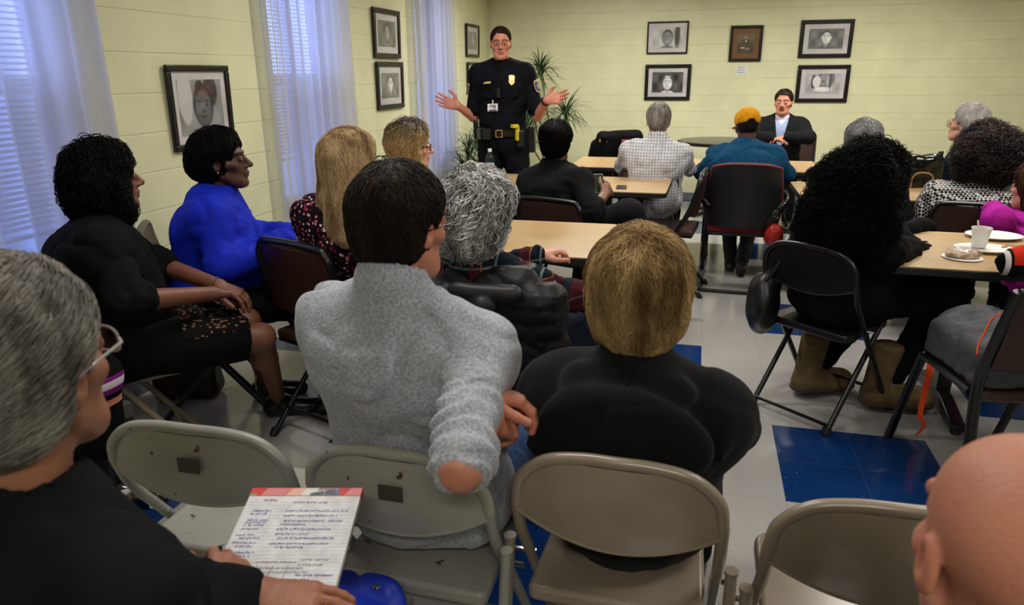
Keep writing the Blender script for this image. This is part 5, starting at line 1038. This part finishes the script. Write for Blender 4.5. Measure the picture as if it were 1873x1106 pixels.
MB().tube([FRP(.13, .003, .001), FRP(.136, .016, .001)], .0006, 4).build('band_line', WHITEM, bd)
rl = MB()
for k in range(30):
    b_ = .034+k*.0080; rl.prism([(.001, b_), (W0-.001, b_), (W0-.001, b_+.0004), (.001, b_+.0004)], .0, .0002, FRP)
rl.build('ruled_lines', mat('pale_blue_line', (186, 196, 214), rough=.8), pad, smooth=False)
wr_ = MB(); gr_ = MB(); fw = lambda a, b: FRP(a, b, .0005)
rows = [(.03, .055, .030), (.085, .145, .036), (.014, .05, .056), (.016, .045, .063), (.075, .185, .056), (.075, .17, .068), (.015, .052, .078), (.014, .05, .084), (.078, .15, .080), (.155, .185, .080), (.013, .05, .090), (.076, .12, .088), (.013, .042, .099), (.072, .165, .099), (.008, .04, .112), (.016, .05, .119), (.074, .13, .110), (.08, .175, .119), (.008, .046, .129), (.014, .044, .137), (.07, .17, .131), (.082, .13, .139), (.012, .05, .150), (.018, .045, .158), (.02, .055, .186), (.022, .05, .197), (.13, .19, .196), (.08, .16, .205)]
for k, (a0, a1, b_) in enumerate(rows): scribble(wr_, a0, a1, b_, .0062, fw, 100+k, .00055)
for k, (a0, a1, b_) in enumerate([(.06, .125, .170), (.13, .18, .165), (.13, .17, .175), (.065, .14, .182), (.07, .15, .190)]): scribble(gr_, a0, a1, b_, .005, fw, 200+k, .0004)
for a in (.065, .09, .115): gr_.tube([fw(a, .176), fw(a-.003, .21)], .0004, 4)
wr_.build('blue_handwriting', mat('violet_ink', (120, 114, 178), rough=.7), pad); gr_.build('pencil_notes', mat('pencil_grey', (110, 108, 112), rough=.8), pad)
# ---- woman with stockings behind the foreground man
p = Person('person in black stockings and a patterned dress at the left edge', A_(-2.30, 1.36, 1.2), 40, vox=.012, headv=.007, sk='brown', w=1.05, fem=1, pel=(-2.28, 1.34, .54), legs=[dict(kn=A_(-2.0, 1.80, .53), an=A_(-2.10, 1.86, .09), td=A_(.7, .5, 0)), dict(kn=A_(-1.86, 1.74, .56), an=A_(-1.96, 1.82, .10), td=A_(.8, .3, 0))]); p.body(hv=.009)
def dressfn(m, o, v, c):
    z = mth(m, 'ADD', o[2], mth(m, 'MULTIPLY', o[0], -.25)); k = lambda a, b: mth(m, 'MULTIPLY', mth(m, 'GREATER_THAN', z, a), mth(m, 'LESS_THAN', z, b))
    c = mixc(m, k(.34, .365), c, lin((235, 150, 120))); c = mixc(m, k(.385, .405), c, lin((120, 30, 120))); c = mixc(m, k(.405, .43), c, lin((215, 205, 215))); return mixc(m, k(.43, .445), c, lin((120, 30, 120)))
DRS = pattern('striped_dress_hem', (12, 12, 13), dressfn); p.top('black_dress_top', BLACKF, e=.025, to=1, seed=3)
p.pants(mat('black_stockings', (14, 11, 11), rough=.4), e=.006, name='stockings', fold=.001)
def dr(P, p=p):
    d = ell(P, p.pel+p.u*.02, (.19, .16, .14), p.B); d = smin(d, cap(P, p.hip[-1], p.kn[-1], .10, .075), .05); d = smin(d, cap(P, p.hip[1], p.kn[1]+A_(.01, 0, 0), .10, .08), .05); d = smin(d, cap(P, p.kn[1], p.kn[1]*.45+p.an[1]*.55, .078, .075), .04); return d
p.put('dress_skirt', isosurf(dr, *p.box([p.pel, p.kn[1], p.kn[-1], p.an[1]], .2), .010), DRS); p.shoes(mat('black_patent_leather', (8, 8, 9), rough=.05, coat=1), name='patent_shoe', v=.006)
# ---- police officer
UNI = fabric('navy_black_uniform', (15, 17, 24), vs=100, bump=.2)
_n = [o for o in bpy.data.objects if o.name.startswith('person')]
H = at(916, 80, Y=5.55)
wl = at(838, 194, Y=5.42); wrr = at(1000, 183, Y=5.42)
p = Person('police officer with glasses in a dark uniform standing with both hands spread', H, 176, face=166, pitch=-4, w=1.12, dpt=1.15, vox=.0075, headv=.003, sk='ruddy', pel=(H[0]-.0, 5.60, .97), sh_drop=.0, belly=.02, jaw=1.02, hsc=.97,
    arms=[dict(el=at(983, 212, Y=5.56), wr=wrr, hd=A_(.95, -.15, .16), hn=A_(.1, .75, -.25), h=dict(curls=[(.1, .12, .1), (.12, .2, .1), (.2, .2, .15), (.25, .3, .2)], spread=.16, thumb=1.1, sc=1.08)),
          dict(el=at(866, 214, Y=5.56), wr=wl, hd=A_(-.9, -.15, .28), hn=A_(-.1, .75, -.25), h=dict(curls=[(.1, .15, .1), (.15, .2, .1), (.2, .25, .15), (.3, .3, .2)], spread=.2, thumb=1.1, sc=1.08))],
    legs=[dict(kn=(-.13, .03, .52), an=(-.16, .0, .09)), dict(kn=(.13, .03, .52), an=(.16, .0, .09))])
p.body(hv=.003, open_=.0015, brow=(50, 34, 28)).eyes().glasses(WIRE, rx=.023, rz=.014, th=.0011)
p.top('uniform_shirt', UNI, e=.026, to=-.6, scr=.002, fold=.007, hem=.04, seed=5, collar=-.008, fs=8, vneck=(.075, .9))
def sleeve(P, p=p): return 0
for k in (-1, 1):
    m_ = p.sh[k]*.12+p.el[k]*.88
    def sl(P, k=k, m_=m_): return smax(cap(P, p.sh[k], m_+nrm(m_-p.sh[k])*.05, .058, .070)-.006*vn(P, 12, 4), (P-m_)@nrm(m_-p.sh[k]).astype(np.float32), .006)
    p.put('short_sleeve', isosurf(sl, *p.box([p.sh[k], p.el[k]], .11), .007), UNI)
p.top('black_tshirt', BLACKF, e=.020, to=0, hem=.2, seed=6, collar=-.025, fold=.001)
p.pants(UNI, e=.022, fold=.010, tobelt=.10); p.shoes(BLKSHOE, name='boot', v=.008)
f = p.shell(.0035, .012, -.06, .001, 30); p.hair(f, hairmat('cropped_brown_hair', (38, 27, 22), (54, 40, 33), rough=.9, spec=.03), **around(p), v=.0035, n=5000, L_=.008, r=.0006, seg=3, off=.002)
fq = lambda x, y, z: p.NB+p.rr*x+p.ff*y+p.u*z          # officer's chest frame (x: his right)
def on(x, z, e=.0):                                     # point on the shirt front
    a = fq(x, .3, z); d = -p.ff
    P = a[None]+d[None]*np.linspace(0, .3, 151)[:, None]; s = p.topfn(P.astype(np.float32)); i = np.argmax(s < .002); return P[i]-d*e
Bm = np.stack([p.rr, p.ff, p.u], 1)
def badgebox(name, x, z, w_, h_, t, m, poly=None, bevel=.001, par=None, e=.0):
    c = on(x, z, 0); gn = grad(p.topfn, c[None], .012)[0]; tx = nrm(p.rr-gn*(gn@p.rr)); tu = np.cross(tx, gn); c = c+gn*(.002+e*.4)-p.rootv; pl = poly or [(-w_/2, -h_/2), (w_/2, -h_/2), (w_/2, h_/2), (-w_/2, h_/2)]
    return MB().prism(pl, 0, t, lambda a, b, k: tuple(c+tx*a+tu*b+gn*k)).build(name, m, par or p.root, bevel=bevel)
GB = mat('polished_gold', (236, 200, 120), rough=.35, metal=.55)
sd = [(0, .040), (.010, .036), (.022, .034), (.024, .018), (.021, .0), (.024, -.014), (.014, -.03), (0, -.040), (-.014, -.03), (-.024, -.014), (-.021, 0), (-.024, .018), (-.022, .034), (-.010, .036)]
b_ = badgebox('police_badge', -.10, -.115, 0, 0, .004, GB, sd, .0015); badgebox('badge_seal', -.10, -.112, .02, .02, .006, mat('silver_seal', (215, 210, 200), rough=.3, metal=1), [(.012*math.cos(a), .012*math.sin(a)) for a in np.linspace(0, 6.28, 17)[:-1]], .001, b_)
badgebox('name_plate', .085, -.13, .062, .016, .003, GB); idc = badgebox('id_card', .045, -.31, .085, .055, .0015, WHITEM, e=.008)
badgebox('id_photo', .027, -.305, .022, .026, .0006, mat('id_photo_tone', (120, 110, 105), rough=.5), None, 0, idc, e=.0105); badgebox('id_barcode', .042, -.331, .06, .009, .0006, BLKP, None, 0, idc, e=.0105); badgebox('id_stripe', .052, -.30, .03, .02, .0006, mat('id_card_tint', (176, 150, 140), rough=.5), None, 0, idc, e=.0105)
c0 = on(.045, -.255)-p.rootv; c1 = on(.045, -.285, .006)-p.rootv; MB().tube([c0, c1], .004, 8).build('badge_clip', WHITEM, p.root)
for s in (-1, 1): badgebox('pocket_flap', s*.088, -.215, .125, .045, .004, UNI, [(-.062, .012), (.062, .012), (.062, -.02), (0, -.032), (-.062, -.02)], .002)
m0 = on(-.005, -.20)-p.rootv; MB().tube([m0+p.ff*.012-p.u*.035, m0+p.ff*.014+p.u*.03], [.017, .014], 14).build('radio_microphone', BLKP, p.root); MB().tube(smoothpath([m0+p.u*.03+p.ff*.012, on(.0, -.12)-p.rootv+p.ff*.005, on(0.02, -.06)-p.rootv], 5), .0025, 6).build('microphone_cord', BLKP, p.root)
for s in (-1, 1):
    t = p.NB+p.rr*s*.07+p.ff*.075-p.u*.035-p.rootv; MB().sheet(lambda u, v: tuple(p.NB-p.rootv+p.rr*s*(.012+.065*u+.012*v)+p.ff*(.088-.07*u+.02*v)+p.u*(.025-.07*v+.02*u)), 6, 4, .004).build('shirt_collar', UNI, p.root)
    c = p.NB-p.rootv+p.rr*s*.062+p.ff*.066-p.u*.018
    for q_ in (-.007, .007): MB().lathe([(.0001, 0), (.0045, .001), (.0001, .003)], tuple(c+p.rr*q_*s+p.ff*.008+p.u*q_*.4), 8).build('collar_pin', GB, p.root)
    sc_ = (p.sh[s]*.6+p.el[s]*.4); ax = nrm(p.el[s]-p.sh[s]); o_ = nrm(p.rr*s*.93+p.ff*.36-ax*np.dot(p.rr*s*.93+p.ff*.36, ax)); tn = np.cross(ax, o_)
    for j, (m__, k_, t_) in enumerate(((GB, 1.0, 0), (mat('patch_blue', (40, 60, 120), rough=.7), .86, .0012), (mat('patch_inner', (170, 150, 80), rough=.7), .4, .002))):
        MB().sheet(lambda u, v: tuple(sc_-p.rootv+ax*(-.05+.09*v-.5*(1-k_)*.09*(2*v-1)*0-.0)*k_+(o_*math.cos((u-.5)*1.0*k_)+tn*math.sin((u-.5)*1.0*k_)*(1-.45*abs(2*v-1)**3))*(.0775+t_)), 8, 6, .001).build('shoulder_patch', m__, p.root)
# duty belt
BELT = mat('black_duty_leather', (11, 11, 12), rough=.4); bz = .075
def ring(z, e, n=48):
    out = []
    for a in np.linspace(0, 2*PI, n, endpoint=False):
        d = p.rr*math.cos(a)+p.ff*math.sin(a); c = p.pel+p.u*z; P = c[None]+d[None]*np.linspace(.3, .05, 126)[:, None]; s = p.torso(P.astype(np.float32), .022); i = np.argmax(s < 0); out.append(P[i]+d*e-p.rootv)
    return np.array(out)
a, b = ring(bz-.024, .004), ring(bz+.024, .004); ai, bi = ring(bz-.024, -.006), ring(bz+.024, -.006); n = 48; V = np.vstack([a, b, bi, ai]); F_ = [(k*n+i, k*n+(i+1) % n, ((k+1) % 4)*n+(i+1) % n, ((k+1) % 4)*n+i) for k in range(4) for i in range(n)]
MB().add(V, F_).build('duty_belt', BELT, p.root)
fr_ = ring(bz, .012)
def pouch(name, ang, w_, h_, t, m, dz=0, bev=.006):
    c = fr_[int(round(ang/360*n)) % n]+p.u*dz; d = nrm(p.rr*math.cos(math.radians(ang))+p.ff*math.sin(math.radians(ang))); tg = np.cross(p.u, d)
    return MB().prism([(-w_/2, -h_/2), (w_/2, -h_/2), (w_/2, h_/2), (-w_/2, h_/2)], 0, t, lambda a, b, k: tuple(c+tg*a+p.u*b+d*(k-.004))).build(name, m, p.root, bevel=bev)
bk_ = MB(); c = fr_[12]; tg = p.rr
bk_.tube([c+tg*x+p.u*z+p.ff*.003 for x, z in ((-.024, -.026), (.024, -.026), (.024, .026), (-.024, .026))], .0038, 8, closed=True).build('belt_buckle', GB, p.root, ang=20)
pouch('magazine_pouch', 62, .075, .085, .035, BELT); pouch('magazine_pouch', 38, .075, .09, .035, BELT); pouch('radio_holder', 15, .06, .14, .04, BELT, .02)
pouch('taser_holster', 140, .05, .12, .03, BELT, -.045)
ty = mat('yellow_taser_plastic', (214, 196, 30), rough=.4); tz_ = pouch('taser_grip', 136, .026, .11, .032, ty, -.0, .005); pouch('taser_back', 131, .05, .026, .045, ty, .055, .004).parent = p.root; pouch('holster', 178, .07, .2, .05, BELT, -.06)
wv = p.wr[-1]; ax = nrm(p.wr[-1]-p.el[-1]); u1 = nrm(np.cross(ax, A_(0, 0, 1))); u2 = np.cross(u1, ax); wt = MB().tube([wv-ax*.018+.032*(math.cos(a)*u1+math.sin(a)*u2)-p.rootv for a in np.linspace(0, 2*PI, 24, endpoint=False)], .006, 8, closed=True, flat=2.0, up=tuple(u1)).build('wristwatch', BLKP, p.root)
nb_ = empty('notebook', (.55, 7.85, .794), R(12), 'dark notebook lying on the round table before the man in the suit', 'notebook'); MB().box((-.11, -.08, 0), (.11, .08, .012)).build('cover', BLKP, nb_, bevel=.002); MB().box((-.105, -.076, .002), (.112, .076, .010)).build('pages', WHITEM, nb_)
# ---- jersey person (arm on the right table)
def jerfn(m, o, v, c):
    k = lambda a, b: mth(m, 'MULTIPLY', mth(m, 'GREATER_THAN', o[0], a), mth(m, 'LESS_THAN', o[0], b)); c = mixc(m, mth(m, 'MULTIPLY', k(-.875, -.77), mth(m, 'GREATER_THAN', o[2], .80)), c, lin((196, 44, 20))); return mixc(m, k(-.90, -.884), c, lin((205, 200, 196)))
JERS = pattern('black_orange_jersey', (14, 13, 14), jerfn); el = at(1880, 470, Z=.81)
p = Person('person in a black jersey with orange and white bands at the frame edge', A_(2.02, 3.28, 1.2), -88, vox=.011, headv=.008, sk='fair', w=1.05, pel=(2.02, 3.26, .54), arms=[dict(el=el+A_(.12, .06, 0), wr=at(1858, 478, Z=.80), hd=A_(-1, .3, 0), nohand=True), dict(el=(.25, .25, .80), wr=(.12, .42, .79), nohand=True)], legs=[dict(kn=(-.1, .34, .53), an=(-.1, .3, .09)), dict(kn=(.1, .34, .53), an=(.1, .3, .09))])
p.body(hands=False); p.top('striped_jersey', JERS, e=.03, to=1.1, seed=44, hem=-.1); p.pants(BLACKF, vox=.016); p.shoes(BLKSHOE, v=.014); f = p.shell(.012, .03, -.08, .002, 20); p.hair(f, HB, **around(p), v=.006, n=1200, L_=.03, r=.0014, seg=4)

# ------------------------------------------------------------------ bags, jackets and clutter
def soft(name, fn, lo, hi, v, m, root, col=None):
    V, Fq = isosurf(fn, lo, hi, v); return arr(name, V-np.array(root.location), Fq, m, root)
def Rz(deg): a = math.radians(deg); return np.array([[math.cos(a), -math.sin(a), 0], [math.sin(a), math.cos(a), 0], [0, 0, 1]])
def lbox(P, c, h, Rm, r=.02):
    q = np.abs((P-np.asarray(c, np.float32))@np.asarray(Rm, np.float32))-np.asarray(h, np.float32)+r; return np.linalg.norm(np.maximum(q, 0), axis=1)+np.minimum(q.max(1), 0)-r
# puffer jacket on chair back
r = empty('puffer_jacket', (-.60, 2.10, .5), 0, 'black quilted puffer jacket hung over the chair behind the curly grey-haired woman', 'jacket'); Rm = Rz(5); c0 = np.array([-.605, 2.06, .66])
def puf(P):
    q = (P-c0.astype(np.float32))@Rm.astype(np.float32); x, y, z = q.T; wd = .215+.05*np.clip(-z*2, -.4, 1); d = lbox(q, (0, 0, -.03), (.235, .062, .25), np.eye(3), .06)
    d = smin(d, cap(q, (-.1, .02, .215), (.1, .02, .215), .045), .05); 
    for s in (-1, 1): d = smin(d, cap(q, (s*.18, -.005, .14), (s*.225, -.02, -.22), .055, .05), .04)
    d = d-.005*np.abs(np.sin((z+.012*np.sin(x*14))*PI/.05))**.6*(z < .19)-.006*vn(P, 22, 3)+.006*creases(P, 12, 3); return smax(d, -(y-.0+.012-.0*z) if False else -1-d*0, .001)
soft('jacket_shell', puf, c0-.36, c0+.36, .007, mat('black_nylon', (15, 15, 17), rough=.5, spec=.3, bump=.2, bs=90), r)
soft('hood_lining', lambda P: np.minimum(cap(P, c0+A_(-.09, -.055, .19), c0+A_(.09, -.055, .19), .03), cap(P, c0+A_(.0, -.06, .15), c0+A_(0, -.06, .15), .045))-.003*vn(P, 30, 1), c0-.3, c0+.36, .008, mat('black_nylon_soft', (20, 20, 22), rough=.5), r)
# uniform jacket on far chair
c1 = at(1133, 262, Y=7.15); r = empty('uniform_jacket', tuple(c1), 0, 'black uniform jacket with gold pins draped over the red chair at the far wall', 'jacket')
soft('jacket_cloth', lambda P: smin(lbox(P, c1+A_(.0, .03, -.10), (.235, .09, .22), Rz(30), .07), cap(P, c1+A_(-.22, 0, -.02), c1+A_(-.28, -.02, -.3), .06, .05), .04)-.008*vn(P, 14, 5), c1-.5, c1+.4, .011, BLACKF, r)
for dx in (0, .045, .065): MB().box((-.18+dx, -.13, .02), (-.165+dx, -.115, .03 if dx else .05)).build('gold_pin', GB, r)
# backpack on the right chair
bc = A_(1.10, 2.76, .55); r = empty('backpack', (1.1, 2.76, .465), 0, 'grey heathered backpack with bright orange zips lying on the brown chair at right', 'backpack'); Rb = Rz(13)
HEA = mat('grey_heather_nylon', (48, 50, 54), rough=.75, vs=160, c2=(74, 76, 80), bump=.3, bs=150)
bpk = lambda P: smin(smin(lbox(P, bc+Rb@A_(0, -.01, -.03), (.20, .20, .10), Rb, .06), ell(P, bc+Rb@A_(-.03, .10, .02), (.16, .12, .09), Rb), .04), ell(P, bc+Rb@A_(.02, -.05, .03), (.15, .12, .085), Rb), .05)-.012*vn(P, 11, 6)+.006*creases(P, 9, 3)
bfn = lambda P: smax(bpk(P), .467-P[:, 2], .01)
soft('bag_body', bfn, bc-.4, bc+.4, .008, HEA, r); ORG = mat('orange_webbing', (232, 74, 24), rough=.6)
def onsurf(pts, fn, cen, e=.002):
    out = []
    for p_ in pts:
        d = nrm(np.array(p_)-cen); P = cen[None]+d[None]*np.linspace(.5, .02, 241)[:, None]; s = fn(P.astype(np.float32)); out.append(P[np.argmax(s < 0)]+d*e)
    return np.array(out)
cc = bc.copy(); zp = onsurf([bc+Rb@A_(x, y, z) for x, y, z in smoothpath([(.16, .12, .12), (.05, .05, .16), (-.06, -.0, .17), (-.15, -.08, .12), (-.17, -.14, .02)], 6)], bfn, cc)-np.array(r.location); MB().tube(zp, .0055, 6, flat=.5).build('orange_zip', ORG, r)
zp = onsurf([bc+Rb@A_(x, y, z) for x, y, z in smoothpath([(.02, -.03, .17), (-.03, -.1, .14), (-.04, -.13, .08)], 5)], bfn, cc)-np.array(r.location); MB().tube(zp, .005, 6, flat=.5).build('zip_pull', ORG, r)
st = [at(1705, 655, D=3.05), at(1698, 690, D=3.03), at(1688, 730, D=3.02), at(1683, 760, D=3.02), at(1690, 778, D=3.03), at(1676, 796, D=3.03)]; sp_ = smoothpath(st, 5)-np.array(r.location)
MB().sheet(lambda u, v: tuple(sp_[min(int(u*(len(sp_)-1)+.5), len(sp_)-1)]+_R*(v-.5)*(.03*(1-.75*u)+.004)), 25, 2, .002).build('dangling_strap', ORG, r)
# handbags
hb = at(1685, 292, D=4.75); hb[2] = .82; r = empty('handbag', (hb[0], hb[1], .742), 0, 'shiny black handbag with tan handles on the table between the two curly-haired women', 'handbag')
soft('bag_body', lambda P: smax(smin(lbox(P, hb+A_(0, 0, .02), (.14, .07, .11), Rz(10), .04), cap(P, hb+A_(.05, 0, .10), hb+A_(.11, 0, .14), .02, .012), .03)-.012*vn(P, 18, 4), .743-P[:, 2], .006), hb-.24, hb+.26, .007, mat('glossy_black_leather', (12, 12, 13), rough=.15, bump=.6, bs=30), r)
tn_ = mat('tan_handle_leather', (140, 110, 66), rough=.5); MB().tube(smoothpath([(-.06, -.085, 0), (-.06, -.10, .07), (-.03, -.1, .1), (.03, -.1, .1), (.06, -.1, .07), (.06, -.085, 0)], 5), .006, 8).build('handle', tn_, r)
hb = A_(*at(1396, 548, D=3.25)); r = empty('shoulder_bag', tuple(hb), 0, 'black shoulder bag hanging at the left side of the glossy black chair', 'bag')
soft('bag_body', lambda P: smin(ell(P, hb+A_(.0, .02, -.02), (.07, .13, .14)), cap(P, hb+A_(.03, 0, .1), hb+A_(.10, -.03, .30), .04, .02), .05)-.012*vn(P, 16, 4), hb-.35, hb+.4, .009, mat('soft_black_leather', (12, 12, 13), rough=.4), r)
MB().tube(smoothpath([(.0, -.05, .10), (.06, -.06, .22), (.10, -.03, .31)], 6), .008, 8).build('strap', BLKP, r)
hb = at(1417, 418, D=4.85); r = empty('plastic_bag', (hb[0], hb[1], .0), 0, 'clear plastic bag holding a red item hanging beside the red-cushioned armchair', 'bag')
soft('red_contents', lambda P: ell(P, hb+A_(0, 0, -.05), (.06, .05, .085))-.008*vn(P, 24, 4), hb-.2, hb+.2, .008, mat('red_plastic', (190, 32, 22), rough=.3), r)
soft('bag_film', lambda P: smin(ell(P, hb, (.08, .065, .13)), cap(P, hb+A_(0, 0, .1), hb+A_(.03, 0, .16), .02, .04), .03)-.012*vn(P, 18, 7), hb-.25, hb+.25, .008, glass_mat('thin_bag_film', (.8, .78, .74)), r)
hb = at(318, 680, Z=.09); r = empty('handbag', (hb[0]+.12, hb[1]-.05, 0), 0, 'dark maroon handbag on the floor under the nearest window chair', 'handbag'); hb = A_(hb[0]+.12, hb[1]-.05, .12)
soft('bag_body', lambda P: smax(lbox(P, hb, (.15, .08, .12), Rz(20), .04)-.008*vn(P, 16, 4), .002-P[:, 2], .005), hb-.25, hb+.25, .009, mat('maroon_leather', (34, 14, 14), rough=.4), r); MB().tube(smoothpath([(-.07, 0, .22), (-.05, 0, .3), (.05, 0, .3), (.07, 0, .22)], 5), .007, 8).build('handle', mat('maroon_leather_handle', (34, 14, 14), rough=.4), r)
b0 = at(231, 776, Z=0); b0 = A_(b0[0]+.03, b0[1]-.03, 0)
lathe_thing('juice_bottle', tuple(b0), 'small bottle with orange cap and yellow juice on the floor beyond the grey chairs', 'bottle', [('bottle_body', [(.028, 0), (.032, .005), (.032, .13), (.014, .17), (.013, .185)], PET), ('juice', [(.03, .003), (.0305, .05)], mat('yellow_juice', (190, 180, 60), rough=.2)), ('cap', [(.015, .183), (.015, .2), (.013, .202)], ORG), ('paper_label', [(.0326, .06), (.0328, .12), (.0326, .121)], WHITEM)], 16)
# blue bag at the bottom edge
hb = at(655, 1090, Z=.45); r = empty('tote_bag', tuple(hb), 0, 'bright blue cloth bag with a metal snap below the notepad', 'bag')
BLT = mat('bright_blue_nylon', (18, 52, 190), rough=.5, bump=.4, bs=40); soft('bag_cloth', lambda P: smin(lbox(P, hb+A_(0, -.06, -.10), (.10, .09, .14), Rz(-15), .03), lbox(P, hb+A_(.05, .0, .0), (.035, .012, .05), Rz(-15), .01), .02)-.014*vn(P, 22, 4), hb-.35, hb+.3, .007, BLT, r)
MB().lathe([(.0001, 0), (.008, .001), (.006, .004), (.0001, .005)], (.055, -.02, .05), 12).build('snap_button', CHROME, r)

# ------------------------------------------------------------------ groups of repeats
GROUPS = {'framed_photo': 'framed photographs on the walls', 'padded_folding_chair': 'brown padded folding chairs at the tables', 'folding_chair': 'metal folding chairs', 'folding_table': 'maple folding tables', 'foam_plate': 'foam plates on the right table',
          'sheer_curtain': 'sheer curtains along the left wall', 'venetian_blind': 'venetian blinds in the left windows', 'curtain_rod': 'curtain rods along the left wall', 'potted_dracaena': 'potted dracaenas in the far corner', 'handbag': 'handbags', 'person': 'people at the meeting'}
for o in list(bpy.data.objects):
    g_ = GROUPS.get(o.name.split('.')[0])
    if g_ and o.parent is None and 'group' not in o: o['group'] = g_
